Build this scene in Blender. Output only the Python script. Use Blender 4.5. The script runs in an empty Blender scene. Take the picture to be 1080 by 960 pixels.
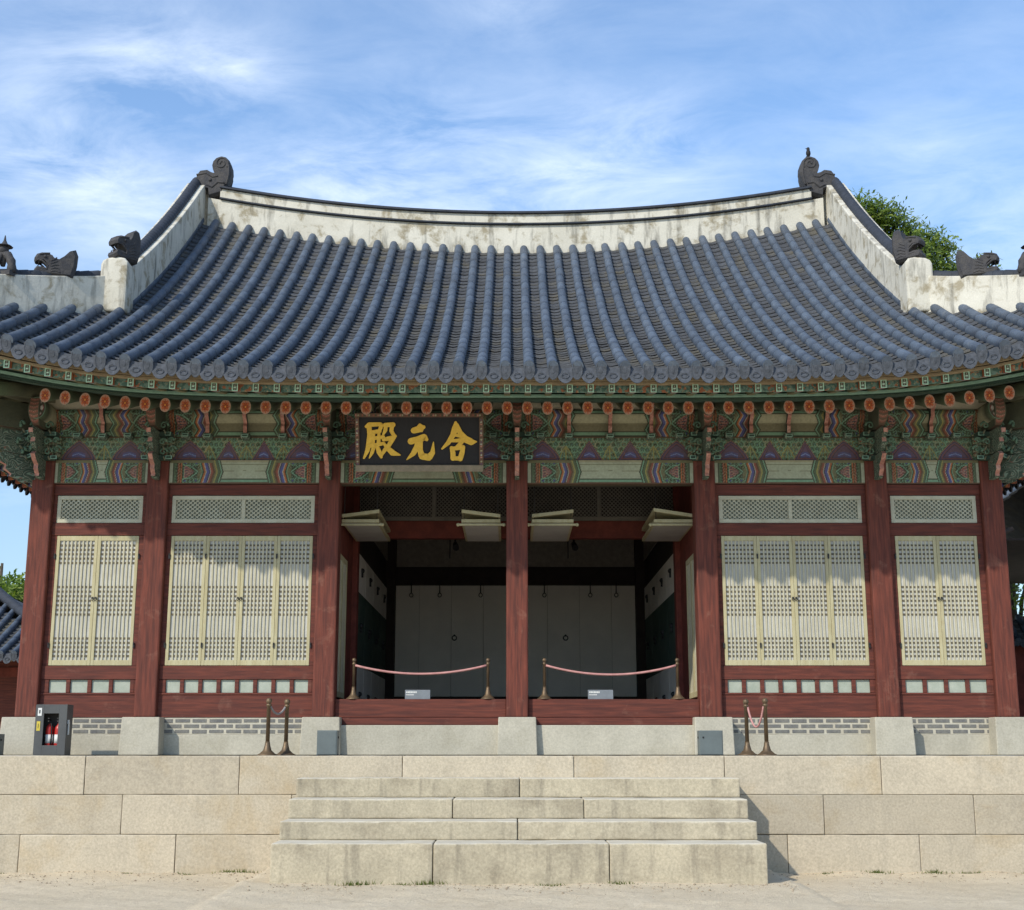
import bpy, math, random
import numpy as np
from mathutils import Vector, Matrix
R = math.radians
rng = random.Random(11)
SC = bpy.context.scene
COL = SC.collection

# ------------------------------------------------------------------ camera
cam_d = bpy.data.cameras.new('camera')
cam_d.sensor_width = 36.0
cam_d.lens = 36.0 * 1430 / 1080
cam_d.clip_end = 3000
cam = bpy.data.objects.new('camera', cam_d)
COL.objects.link(cam)
cam.location = (-0.07, -18.8, 0.09)
cam.rotation_euler = (R(90 + 12.2), 0, 0)
SC.camera = cam

# ------------------------------------------------------------------ sky and sun
SUN_AZ, SUN_EL = 39.0, 37.0            # degrees left of straight behind the camera, height
world = bpy.data.worlds.new('World')
SC.world = world
world.use_nodes = True
nt = world.node_tree
nt.nodes.clear()
def wn(t): return nt.nodes.new(t)
wout = wn('ShaderNodeOutputWorld'); wbg = wn('ShaderNodeBackground')
sky = wn('ShaderNodeTexSky'); sky.sky_type = 'NISHITA'; sky.sun_disc = False
sky.sun_elevation = R(SUN_EL); sky.sun_rotation = R(180 + SUN_AZ)
sky.air_density = 1.0; sky.dust_density = 0.3; sky.ozone_density = 2.0
geo = wn('ShaderNodeTexCoord')
sep = wn('ShaderNodeSeparateXYZ'); nt.links.new(geo.outputs['Generated'], sep.inputs[0])
def wmath(op, a, b=None, clamp=False):
    n = wn('ShaderNodeMath'); n.operation = op; n.use_clamp = clamp
    for i, v in enumerate((a, b)):
        if v is None: continue
        if isinstance(v, (int, float)): n.inputs[i].default_value = v
        else: nt.links.new(v, n.inputs[i])
    return n.outputs[0]
zz = wmath('MAXIMUM', sep.outputs[2], 0.03)
den = wmath('ADD', zz, 0.12)
cx = wmath('DIVIDE', sep.outputs[0], den); cy = wmath('DIVIDE', sep.outputs[1], den)
cmb = wn('ShaderNodeCombineXYZ'); nt.links.new(cx, cmb.inputs[0]); nt.links.new(cy, cmb.inputs[1])
def wnoise(scale, detail, rough, dist, off, sc=(1, 1, 1), rot=0):
    mp = wn('ShaderNodeMapping'); nt.links.new(cmb.outputs[0], mp.inputs[0])
    mp.inputs['Location'].default_value = off; mp.inputs['Scale'].default_value = sc
    mp.inputs['Rotation'].default_value = (0, 0, rot)
    n = wn('ShaderNodeTexNoise'); nt.links.new(mp.outputs[0], n.inputs['Vector'])
    n.inputs['Scale'].default_value = scale; n.inputs['Detail'].default_value = detail
    n.inputs['Roughness'].default_value = rough; n.inputs['Distortion'].default_value = dist
    return n.outputs['Fac']
n_big = wnoise(2.6, 5, 0.55, 0.2, (3.1, 1.7, 0))
n_wsp = wnoise(7.5, 14, 0.66, 0.5, (0.4, 5.2, 2), (0.62, 1.0, 1), R(28))
CLOUDS = [(-0.33, 1.49, .15, .75), (-0.45, 1.46, .26, .8), (-0.60, 1.68, .36, .9), (-0.18, 1.78, .30, .9), (0.09, 1.75, .30, .9),
          (0.19, 1.66, .18, .5), (0.0, 1.36, .12, .7), (0.55, 1.66, .24, .35), (-0.32, 1.80, .30, .8), (-.58, 1.86, .30, .7), (.66, 1.9, .36, .7), (-.1, 1.62, .25, .4), (.1, 2.0, .6, .6)]
blob = None
for bx_, by_, r_, w_ in CLOUDS:
    vm = wn('ShaderNodeVectorMath'); vm.operation = 'DISTANCE'
    nt.links.new(cmb.outputs[0], vm.inputs[0]); vm.inputs[1].default_value = (bx_, by_, 0)
    g = wmath('SUBTRACT', 1.0, wmath('DIVIDE', vm.outputs['Value'], r_), True)
    g = wmath('MULTIPLY', wmath('MULTIPLY', g, g), w_)
    blob = g if blob is None else wmath('ADD', blob, g)
tex = wmath('ADD', wmath('MULTIPLY', n_big, 0.9), wmath('MULTIPLY', n_wsp, 1.0))
tex = wmath('MULTIPLY', wmath('SUBTRACT', tex, 0.72), 2.4, True)
cl = wmath('ADD', wmath('MULTIPLY', wmath('MULTIPLY', blob, tex), 0.50), wmath('MULTIPLY', tex, 0.12))
haze = wmath('MULTIPLY', wmath('SUBTRACT', 1.0, wmath('MULTIPLY', zz, 2.0), True), 0.12)
cl = wmath('MAXIMUM', cl, haze)
cl = wmath('MINIMUM', cl, 0.9)
skyc = wn('ShaderNodeMix'); skyc.data_type = 'RGBA'; skyc.blend_type = 'MULTIPLY'
skyc.inputs[0].default_value = 1.0
nt.links.new(sky.outputs[0], skyc.inputs[6])
low = wn('ShaderNodeMapRange'); nt.links.new(sep.outputs[2], low.inputs[0]); low.inputs[1].default_value = 0.0; low.inputs[2].default_value = 0.42
low.inputs[3].default_value = 0.46; low.inputs[4].default_value = 1.0
skyc.inputs[7].default_value = (0.92, 1.02, 1.08, 1)
mixc = wn('ShaderNodeMix'); mixc.data_type = 'RGBA'
sk2 = wn('ShaderNodeVectorMath'); sk2.operation = 'SCALE'; nt.links.new(skyc.outputs[2], sk2.inputs[0]); nt.links.new(low.outputs[0], sk2.inputs['Scale'])
nt.links.new(cl, mixc.inputs[0]); nt.links.new(sk2.outputs[0], mixc.inputs[6])
mixc.inputs[7].default_value = (5.4, 5.9, 6.6, 1)
nt.links.new(mixc.outputs[2], wbg.inputs[0]); wbg.inputs[1].default_value = 0.15
nt.links.new(wbg.outputs[0], wout.inputs[0])

sun_d = bpy.data.lights.new('sun', 'SUN')
sun_d.energy = 2.5; sun_d.angle = R(0.9); sun_d.color = (1.0, 0.93, 0.80)
sun = bpy.data.objects.new('sun', sun_d); COL.objects.link(sun)
sdir = Vector((-math.sin(R(SUN_AZ)) * math.cos(R(SUN_EL)), -math.cos(R(SUN_AZ)) * math.cos(R(SUN_EL)), math.sin(R(SUN_EL))))
sun.rotation_euler = sdir.to_track_quat('Z', 'Y').to_euler()
sun.location = sdir * 40
SC.view_settings.view_transform = 'Standard'
SC.view_settings.look = 'None'
SC.view_settings.exposure = 0.62
SC.view_settings.gamma = 1
SC.view_settings.use_curve_mapping = False

# ------------------------------------------------------------------ materials
def S(r, g, b):
    f = lambda c: ((c / 255 + 0.055) / 1.055) ** 2.4 if c / 255 > 0.04045 else c / 255 / 12.92
    return (f(r), f(g), f(b))
def make_mat(name):
    m = bpy.data.materials.new(name); m.use_nodes = True
    return m, m.node_tree, m.node_tree.nodes['Principled BSDF']
class NT:
    def __init__(s, t): s.t = t
    def new(s, ty, **kw):
        n = s.t.nodes.new(ty)
        for k, v in kw.items(): setattr(n, k, v)
        return n
    def link(s, a, b): s.t.links.new(a, b)
    def coords(s, stretch=(1, 1, 1), rnd=True):
        tc = s.new('ShaderNodeTexCoord'); mp = s.new('ShaderNodeMapping')
        s.link(tc.outputs['Object'], mp.inputs[0]); mp.inputs['Scale'].default_value = stretch
        if rnd:
            oi = s.new('ShaderNodeObjectInfo'); mu = s.new('ShaderNodeMath', operation='MULTIPLY')
            s.link(oi.outputs['Random'], mu.inputs[0]); mu.inputs[1].default_value = 37.0
            s.link(mu.outputs[0], mp.inputs['Location'])
        return mp.outputs[0]
    def noise(s, vec, scale, detail=5, rough=0.6, dist=0.0):
        n = s.new('ShaderNodeTexNoise'); s.link(vec, n.inputs['Vector'])
        n.inputs['Scale'].default_value = scale; n.inputs['Detail'].default_value = detail
        n.inputs['Roughness'].default_value = rough; n.inputs['Distortion'].default_value = dist
        return n.outputs['Fac']
    def ramp(s, fac, lo, hi, a=0.0, b=1.0):
        n = s.new('ShaderNodeMapRange'); s.link(fac, n.inputs[0])
        n.inputs[1].default_value = lo; n.inputs[2].default_value = hi
        n.inputs[3].default_value = a; n.inputs[4].default_value = b
        return n.outputs[0]
    def mix(s, fac, a, b, mode='MIX'):
        n = s.new('ShaderNodeMix', data_type='RGBA', blend_type=mode)
        for i, v in ((0, fac), (6, a), (7, b)):
            if isinstance(v, tuple): n.inputs[i].default_value = v if len(v) == 4 else (*v, 1)
            elif isinstance(v, (int, float)): n.inputs[i].default_value = v
            else: s.link(v, n.inputs[i])
        return n.outputs[2]
    def scale(s, col, fac):
        c = s.new('ShaderNodeCombineColor')
        for i in range(3): s.link(fac, c.inputs[i])
        return s.mix(1.0, col, c.outputs[0], 'MULTIPLY')
    def bump(s, bsdf, h, strength, dist):
        b = s.new('ShaderNodeBump'); s.link(h, b.inputs['Height'])
        b.inputs['Strength'].default_value = strength; b.inputs['Distance'].default_value = dist
        s.link(b.outputs[0], bsdf.inputs['Normal'])
def mat(name, c1, c2=None, scale=3.0, lo=0.35, hi=0.65, rough=0.8, bump=0.0, bscale=60, bdist=0.01, stain=None, stain_s=2.0,
        stain_lo=0.55, stain_hi=0.75, stain_k=0.7, stretch=(1, 1, 1), grain=0.15, gscale=45, spec=0.3, metal=0.0, var=0.0, streak=None, streak_k=0.5, streak_s=(9, 9, 0.7)):
    m, t, b = make_mat(name); n = NT(t)
    v = n.coords(); vs = n.coords(stretch) if stretch != (1, 1, 1) else v
    c2 = c2 or tuple(x * 0.8 for x in c1)
    col = n.mix(n.ramp(n.noise(vs, scale, 6), lo, hi), c1, c2)
    if stain: col = n.mix(n.ramp(n.noise(v, stain_s, 8, 0.65, 0.4), stain_lo, stain_hi, 0, stain_k), col, stain)
    if streak:
        sv = n.coords(streak_s); col = n.mix(n.ramp(n.noise(sv, 1.0, 5, 0.6), 0.52, 0.74, 0, streak_k), col, streak)
    g = n.noise(vs, gscale, 4, 0.7)
    col = n.scale(col, n.ramp(g, 0.25, 0.75, 1 - grain, 1 + grain))
    if var:
        oi = n.new('ShaderNodeObjectInfo'); col = n.scale(col, n.ramp(oi.outputs['Random'], 0, 1, 1 - var, 1 + var))
    n.link(col, b.inputs['Base Color'])
    b.inputs['Roughness'].default_value = rough; b.inputs['Specular IOR Level'].default_value = spec
    b.inputs['Metallic'].default_value = metal
    if bump: n.bump(b, n.noise(vs, bscale, 6, 0.65), bump, bdist)
    return m
def plain(name, c, rough=0.6, metal=0.0, spec=0.4): return mat(name, c, tuple(x * 0.85 for x in c), 8, rough=rough, metal=metal, spec=spec, grain=0.06)

M = {}
M['red'] = mat('red_timber', (0.175, 0.047, 0.030), (0.085, 0.027, 0.020), 5, stretch=(6, 6, 0.5), bump=0.35, bscale=14, bdist=0.006, grain=0.28, gscale=20,
               stain=(0.27, 0.13, 0.09), stain_s=3.0, stain_lo=0.58, stain_hi=0.72, stain_k=0.55, rough=0.75, streak=(0.07, 0.02, 0.017), streak_k=0.6, streak_s=(40, 40, 1.3))
M['red_h'] = mat('red_timber_rail', (0.155, 0.042, 0.027), (0.080, 0.025, 0.019), 5, stretch=(0.5, 6, 6), bump=0.35, bscale=14, bdist=0.006, grain=0.28, gscale=20,
                 stain=(0.25, 0.12, 0.085), stain_s=3.0, stain_lo=0.6, stain_hi=0.75, stain_k=0.5, rough=0.75, streak=(0.065, 0.02, 0.017), streak_k=0.6, streak_s=(1.3, 40, 40))
M['cream'] = mat('cream_timber', (0.47, 0.43, 0.27), (0.40, 0.35, 0.20), 5, stretch=(3, 3, 0.6), grain=0.10, bump=0.15, bscale=20, rough=0.7, stain=(0.36, 0.25, 0.11), stain_s=5, stain_lo=0.62, stain_hi=0.8, stain_k=0.6, var=0.05)
M['lattice'] = mat('lattice_timber', (0.50, 0.465, 0.335), (0.42, 0.385, 0.27), 6, grain=0.08, rough=0.75)
M['rung'] = mat('dark_rungs', (0.13, 0.11, 0.075), (0.085, 0.075, 0.055), 6, grain=0.2)  # horizontal lattice bars, much darker brown than the uprights
M['paper'] = mat('door_paper', (0.50, 0.495, 0.455), (0.42, 0.42, 0.395), 2.5, grain=0.05, rough=0.9, var=0.05)
M['pale_panel'] = mat('pale_green_panel', (0.40, 0.43, 0.36), (0.32, 0.355, 0.29), 6, grain=0.08, rough=0.85)
M['transom_frame'] = mat('transom_frame', (0.50, 0.49, 0.38), (0.42, 0.40, 0.30), 6, grain=0.1)
M['transom_back'] = mat('transom_back', (0.16, 0.18, 0.14), (0.12, 0.14, 0.11), 6)
M['grey_lattice'] = mat('grey_lattice', (0.20, 0.18, 0.15), (0.15, 0.14, 0.12), 6)
M['stone'] = mat('terrace_granite', (0.48, 0.415, 0.31), (0.42, 0.365, 0.275), 1.4, grain=0.24, gscale=38, bump=0.25, bscale=55, bdist=0.006, rough=0.9, stain=(0.36, 0.265, 0.14), stain_s=1.3, stain_lo=0.52, stain_hi=0.75, stain_k=0.6, var=0.10, streak=(0.31, 0.275, 0.215), streak_k=0.35, streak_s=(5, 5, 0.5))
M['step'] = mat('step_granite', (0.47, 0.41, 0.295), (0.39, 0.34, 0.245), 2.5, grain=0.26, gscale=36, bump=0.3, bscale=50, bdist=0.008, rough=0.9, stain=(0.24, 0.20, 0.14), stain_s=2.2, stain_lo=0.5, stain_hi=0.72, stain_k=0.6, var=0.06, streak=(0.15, 0.13, 0.10), streak_k=0.55, streak_s=(9, 9, 0.9))
def pale_top(m, c, k=.8):  # blends a paler colour into faces that point upward
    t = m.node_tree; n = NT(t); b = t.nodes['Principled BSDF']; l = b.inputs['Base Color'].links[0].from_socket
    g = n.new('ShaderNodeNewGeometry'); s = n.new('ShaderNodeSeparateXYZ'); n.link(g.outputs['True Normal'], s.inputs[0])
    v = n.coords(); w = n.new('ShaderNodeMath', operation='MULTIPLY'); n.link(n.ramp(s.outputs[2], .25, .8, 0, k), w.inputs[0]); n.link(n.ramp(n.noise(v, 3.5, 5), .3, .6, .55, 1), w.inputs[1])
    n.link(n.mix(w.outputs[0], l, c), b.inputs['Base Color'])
pale_top(M['step'], (0.66, 0.61, 0.50)); pale_top(M['stone'], (0.60, 0.54, 0.43), .6)
M['base'] = mat('base_granite', (0.46, 0.43, 0.35), (0.39, 0.365, 0.295), 2.5, grain=0.2, gscale=40, bump=0.2, bscale=60, bdist=0.005, rough=0.9, var=0.05, stain=(0.33, 0.30, 0.22), stain_s=2.0, stain_lo=0.5, stain_hi=0.75, stain_k=0.5)
M['mortar'] = mat('lime_mortar', (0.50, 0.47, 0.38), (0.42, 0.38, 0.30), 8, grain=0.1)
M['brick'] = mat('grey_brick', (0.13, 0.13, 0.128), (0.19, 0.185, 0.165), 9, grain=0.25, gscale=30)
M['plaster'] = mat('roof_lime_plaster', (0.63, 0.60, 0.51), (0.53, 0.50, 0.415), 2.0, grain=0.10, bump=0.25, bscale=12, bdist=0.02, rough=0.95, stain=(0.27, 0.225, 0.14), stain_s=4.0, stain_lo=0.52, stain_hi=0.64, stain_k=0.8, streak=(0.08, 0.075, 0.062), streak_k=0.85, streak_s=(7, 7, 1.2))
M['tile'] = mat('roof_tile', (0.092, 0.117, 0.152), (0.060, 0.077, 0.102), 1.6, grain=0.30, gscale=26, bump=0.12, bscale=50, bdist=0.004, rough=0.62, streak=(0.045, 0.055, 0.07), streak_k=0.6, streak_s=(5, 1.2, 1.2), stain=(0.14, 0.148, 0.15), stain_s=7.5, stain_lo=0.54, stain_hi=0.72, stain_k=0.6, spec=0.45)
M['pan'] = mat('roof_pan_tile', (0.085, 0.090, 0.098), (0.052, 0.054, 0.058), 4, grain=0.25, gscale=40, rough=0.8, stain=(0.135, 0.115, 0.070), stain_s=1.6, stain_lo=0.5, stain_hi=0.72, stain_k=0.7)
def per_tile(m, k):
    t = m.node_tree; n = NT(t); b = t.nodes['Principled BSDF']; l = b.inputs['Base Color'].links[0].from_socket
    g = n.new('ShaderNodeNewGeometry'); n.link(n.scale(l, n.ramp(g.outputs['Random Per Island'], 0, 1, 1 - k, 1 + k)), b.inputs['Base Color'])
per_tile(M['tile'], .08)
M['tile_end'] = mat('tile_end', (0.078, 0.086, 0.102), (0.050, 0.056, 0.066), 18, grain=0.3, gscale=30, rough=0.8)
M['dark_tile'] = mat('dark_cap_tile', (0.040, 0.046, 0.060), (0.028, 0.032, 0.04), 6, grain=0.2, rough=0.7)
M['figure'] = mat('fired_clay_figure', (0.042, 0.042, 0.047), (0.07, 0.065, 0.062), 9, grain=0.25, bump=0.6, bscale=25, bdist=0.02, rough=0.75)
M['mold'] = mat('tan_eave_board', (0.33, 0.26, 0.16), (0.24, 0.18, 0.11), 6, grain=0.15)
M['soffit'] = mat('soffit_plaster', (0.58, 0.52, 0.40), (0.48, 0.43, 0.32), 3, grain=0.1)
M['iron'] = plain('black_iron', (0.02, 0.02, 0.022), 0.5)
M['brass'] = mat('tarnished_brass', (0.185, 0.128, 0.075), (0.115, 0.082, 0.052), 6, grain=0.15, rough=0.5, metal=0.45)
M['rope'] = mat('rope_sleeve', (0.52, 0.27, 0.25), (0.42, 0.20, 0.19), 12, grain=0.1, rough=0.5)
M['rope_grey'] = mat('rope_sleeve_grey', (0.30, 0.27, 0.26), (0.22, 0.2, 0.2), 12, grain=0.1, rough=0.5)
M['cab'] = mat('cabinet_grey', (0.085, 0.088, 0.088), (0.07, 0.072, 0.073), 5, grain=0.06, rough=0.5)
M['box'] = mat('box_grey', (0.13, 0.155, 0.155), (0.115, 0.135, 0.135), 5, grain=0.05, rough=0.5)
M['ext_red'] = plain('extinguisher_red', (0.42, 0.025, 0.02), 0.35)
M['white'] = plain('white_sticker', (0.7, 0.7, 0.67), 0.6)
M['yellow'] = plain('yellow_sticker', (0.62, 0.48, 0.06), 0.6)
M['black'] = plain('black_paint', (0.012, 0.012, 0.013), 0.7)
M['dark_wood'] = mat('dark_timber', (0.045, 0.034, 0.030), (0.03, 0.024, 0.022), 5)
M['floor_wood'] = mat('floor_boards', (0.16, 0.075, 0.05), (0.11, 0.05, 0.035), 5, stretch=(6, 0.6, 6), grain=0.2)
M['room_paper'] = mat('room_paper', (0.78, 0.73, 0.66), (0.70, 0.66, 0.60), 2, grain=0.04, rough=0.9)
M['room_tan'] = mat('room_tan', (0.34, 0.30, 0.25), (0.25, 0.22, 0.19), 14, grain=0.15)
M['room_green'] = mat('room_green', (0.05, 0.085, 0.066), (0.04, 0.068, 0.055), 3)
M['dk_red'] = mat('porch_red', (0.19, 0.045, 0.032), (0.12, 0.03, 0.022), 5, grain=0.15)
M['gold'] = mat('gold_leaf', (0.78, 0.49, 0.07), (0.68, 0.41, 0.05), 14, grain=0.12, rough=0.5)
M['board_black'] = mat('board_black', (0.020, 0.020, 0.023), (0.03, 0.028, 0.03), 10, stretch=(30, 30, 0.5), grain=0.2)
M['sign'] = plain('sign_grey', (0.20, 0.22, 0.24), 0.4)
M['bark'] = mat('bark', (0.11, 0.085, 0.06), (0.06, 0.045, 0.032), 6, stretch=(4, 4, 0.6), bump=0.6, bscale=12, bdist=0.03)
M['pink'] = mat('pink_edge', (0.50, 0.25, 0.19), (0.30, 0.13, 0.10), 16, grain=0.25, gscale=25, stain=(0.6, 0.5, 0.42), stain_s=9, stain_k=0.6)
def paint_mat():
    m, t, b = make_mat('painted_timber'); n = NT(t)
    at = n.new('ShaderNodeAttribute', attribute_name='Col')
    v = n.coords(); g = n.noise(v, 30, 5, 0.7); w = n.noise(v, 3.0, 6)
    c = n.scale(at.outputs['Color'], n.ramp(g, 0.25, 0.75, 0.78, 1.18))
    c = n.mix(n.ramp(w, 0.45, 0.75, 0, 0.30), c, (0.15, 0.13, 0.09))
    n.link(c, b.inputs['Base Color']); b.inputs['Roughness'].default_value = 0.8
    b.inputs['Specular IOR Level'].default_value = 0.2
    return m
M['paint'] = paint_mat()
def scroll_green(name, base, dark, line):
    m, t, b = make_mat(name); n = NT(t); v = n.coords(rnd=False)
    ns = n.noise(v, 7.0, 1.0, .4, .6)
    mu = n.new('ShaderNodeMath', operation='MULTIPLY'); n.link(ns, mu.inputs[0]); mu.inputs[1].default_value = 11
    fr = n.new('ShaderNodeMath', operation='FRACT'); n.link(mu.outputs[0], fr.inputs[0]); d = fr.outputs[0]
    def band(lo, hi):
        a1 = n.new('ShaderNodeMath', operation='GREATER_THAN'); n.link(d, a1.inputs[0]); a1.inputs[1].default_value = lo
        a2 = n.new('ShaderNodeMath', operation='LESS_THAN'); n.link(d, a2.inputs[0]); a2.inputs[1].default_value = hi
        a3 = n.new('ShaderNodeMath', operation='MULTIPLY'); n.link(a1.outputs[0], a3.inputs[0]); n.link(a2.outputs[0], a3.inputs[1]); return a3.outputs[0]
    c = n.mix(n.ramp(n.noise(v, 9, 4), .4, .6), base, dark)
    c = n.mix(band(.0, .30), c, dark); c = n.mix(band(.44, .66), c, line); c = n.mix(band(.66, .74), c, (0.20, 0.10, 0.07))
    c = n.scale(c, n.ramp(n.noise(v, 30, 4), .3, .7, .8, 1.15))
    n.link(c, b.inputs['Base Color']); b.inputs['Roughness'].default_value = .85
    return m
M['green'] = scroll_green('green_bracket', (0.10, 0.138, 0.095), (0.050, 0.075, 0.055), (0.20, 0.27, 0.205))
M['mint'] = mat('mint_paint', (0.25, 0.40, 0.31), (0.19, 0.32, 0.24), 9, grain=0.15)
M['dkgreen'] = mat('dark_green_paint', (0.036, 0.062, 0.048), (0.05, 0.08, 0.06), 9, grain=0.2)
M['mint_dull'] = mat('scroll_green', (0.15, 0.24, 0.17), (0.09, 0.15, 0.105), 12, grain=0.2)
M['olive'] = mat('olive_paint', (0.20, 0.19, 0.125), (0.15, 0.145, 0.095), 6, grain=0.15)
def leaf_mat(name, a, b_, c_):
    m, t, b = make_mat(name); n = NT(t)
    g = n.new('ShaderNodeNewGeometry')
    col = n.mix(n.ramp(g.outputs['Random Per Island'], 0, 0.6), a, b_)
    col = n.mix(n.ramp(g.outputs['Random Per Island'], 0.7, 1.0), col, c_)
    n.link(col, b.inputs['Base Color']); b.inputs['Roughness'].default_value = 0.55
    b.inputs['Specular IOR Level'].default_value = 0.3
    tr = n.new('ShaderNodeBsdfTranslucent'); n.link(n.mix(1.0, col, (1.3, 1.5, 0.5, 1), 'MULTIPLY'), tr.inputs[0])
    ms = n.new('ShaderNodeMixShader'); ms.inputs[0].default_value = 0.3
    out = t.nodes['Material Output']
    n.link(b.outputs[0], ms.inputs[1]); n.link(tr.outputs[0], ms.inputs[2]); n.link(ms.outputs[0], out.inputs[0])
    return m
M['leaf'] = leaf_mat('tree_leaves', (0.10, 0.165, 0.028), (0.165, 0.225, 0.04), (0.22, 0.26, 0.06))
M['grass'] = leaf_mat('grass_blades', (0.07, 0.11, 0.02), (0.11, 0.14, 0.03), (0.15, 0.15, 0.05))
def ground_mat():
    m, t, b = make_mat('sandy_ground'); n = NT(t)
    v = n.coords(rnd=False)
    col = n.mix(n.ramp(n.noise(v, 0.7, 6), 0.35, 0.7), (0.72, 0.61, 0.44), (0.65, 0.545, 0.385))
    col = n.mix(n.ramp(n.noise(v, 2.6, 10, 0.75, 0.5), 0.50, 0.70, 0, 0.6), col, (0.56, 0.45, 0.30))
    col = n.mix(n.ramp(n.noise(v, 12, 8, 0.8), 0.52, 0.66, 0, 0.6), col, (0.47, 0.37, 0.25))
    col = n.scale(col, n.ramp(n.noise(v, 90, 3, 0.7), 0.3, 0.7, 0.82, 1.15))
    n.link(col, b.inputs['Base Color']); b.inputs['Roughness'].default_value = 0.95
    b.inputs['Specular IOR Level'].default_value = 0.15
    n.bump(b, n.noise(v, 14, 12, 0.8), 0.8, 0.035)
    return m
M['ground'] = ground_mat()

M['grit'] = mat('grit', (0.42, 0.34, 0.24), (0.28, 0.22, 0.15), 3, grain=0.2)
# ------------------------------------------------------------------ mesh helpers
from mathutils import noise as mnoise
def rough_box(name, w, d, h, m, parent, loc, edge=.016, amp=.006):
    """a dressed stone: dense box with worn edges, chipped corners and an uneven face"""
    import bmesh
    bm = bmesh.new(); nx = max(3, int(w / .055)); nz = max(3, int(h / .055)); ny = max(2, min(5, int(d / .1)))
    sd = rng.uniform(0, 100)
    def axis(L, n): q = [0, edge * .35, edge, edge * 1.8]; q = [v for v in q if v < L * .3]; return q + [edge * 2.2 + (L - edge * 4.4) * i / n for i in range(n + 1)] + [L - v for v in q[::-1]]
    X, Y, Z = axis(w, nx), axis(d, ny), axis(h, nz)
    cache = {}
    def P(i, j, k):
        if (i, j, k) in cache: return cache[(i, j, k)]
        x, y, z = X[i], Y[j], Z[k]; q = Vector((x + sd, y + sd * .7, z))
        ed = edge * (.7 + .9 * max(0, mnoise.noise(q * 3.0)) + 1.6 * max(0, mnoise.noise(q * 9.0) - .25))
        c = Vector((min(max(x, ed), w - ed), min(max(y, ed), d - ed), min(max(z, ed), h - ed))); v = Vector((x, y, z)) - c
        r_ = max(abs(v.x), abs(v.y), abs(v.z))
        if v.length > 1e-9: v = v * (min(ed, r_) / v.length)
        o = c + v; n1 = mnoise.noise(q * 2.2) + .6 * mnoise.noise(q * 7.0) + .5 * mnoise.noise(q * 22.0)
        o.y += n1 * amp * (1 if j == 0 else 0); o.z += n1 * amp * .5 * (1 if k == len(Z) - 1 else 0)
        cache[(i, j, k)] = bm.verts.new((o.x - w / 2, o.y, o.z)); return cache[(i, j, k)]
    a, b, c = len(X) - 1, len(Y) - 1, len(Z) - 1
    def F(*vs):
        f = bm.faces.new(vs); f.smooth = True
    for i in range(a):
        for k in range(c): F(P(i, 0, k), P(i + 1, 0, k), P(i + 1, 0, k + 1), P(i, 0, k + 1)); F(P(i, b, k), P(i, b, k + 1), P(i + 1, b, k + 1), P(i + 1, b, k))
        for j in range(b): F(P(i, j, c), P(i + 1, j, c), P(i + 1, j + 1, c), P(i, j + 1, c)); F(P(i, j, 0), P(i, j + 1, 0), P(i + 1, j + 1, 0), P(i + 1, j, 0))
    for j in range(b):
        for k in range(c): F(P(0, j, k), P(0, j, k + 1), P(0, j + 1, k + 1), P(0, j + 1, k)); F(P(a, j, k), P(a, j + 1, k), P(a, j + 1, k + 1), P(a, j, k + 1))
    me = bpy.data.meshes.new(name); bm.to_mesh(me); bm.free(); me.materials.append(m)
    return link(name, me, parent, loc)
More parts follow.
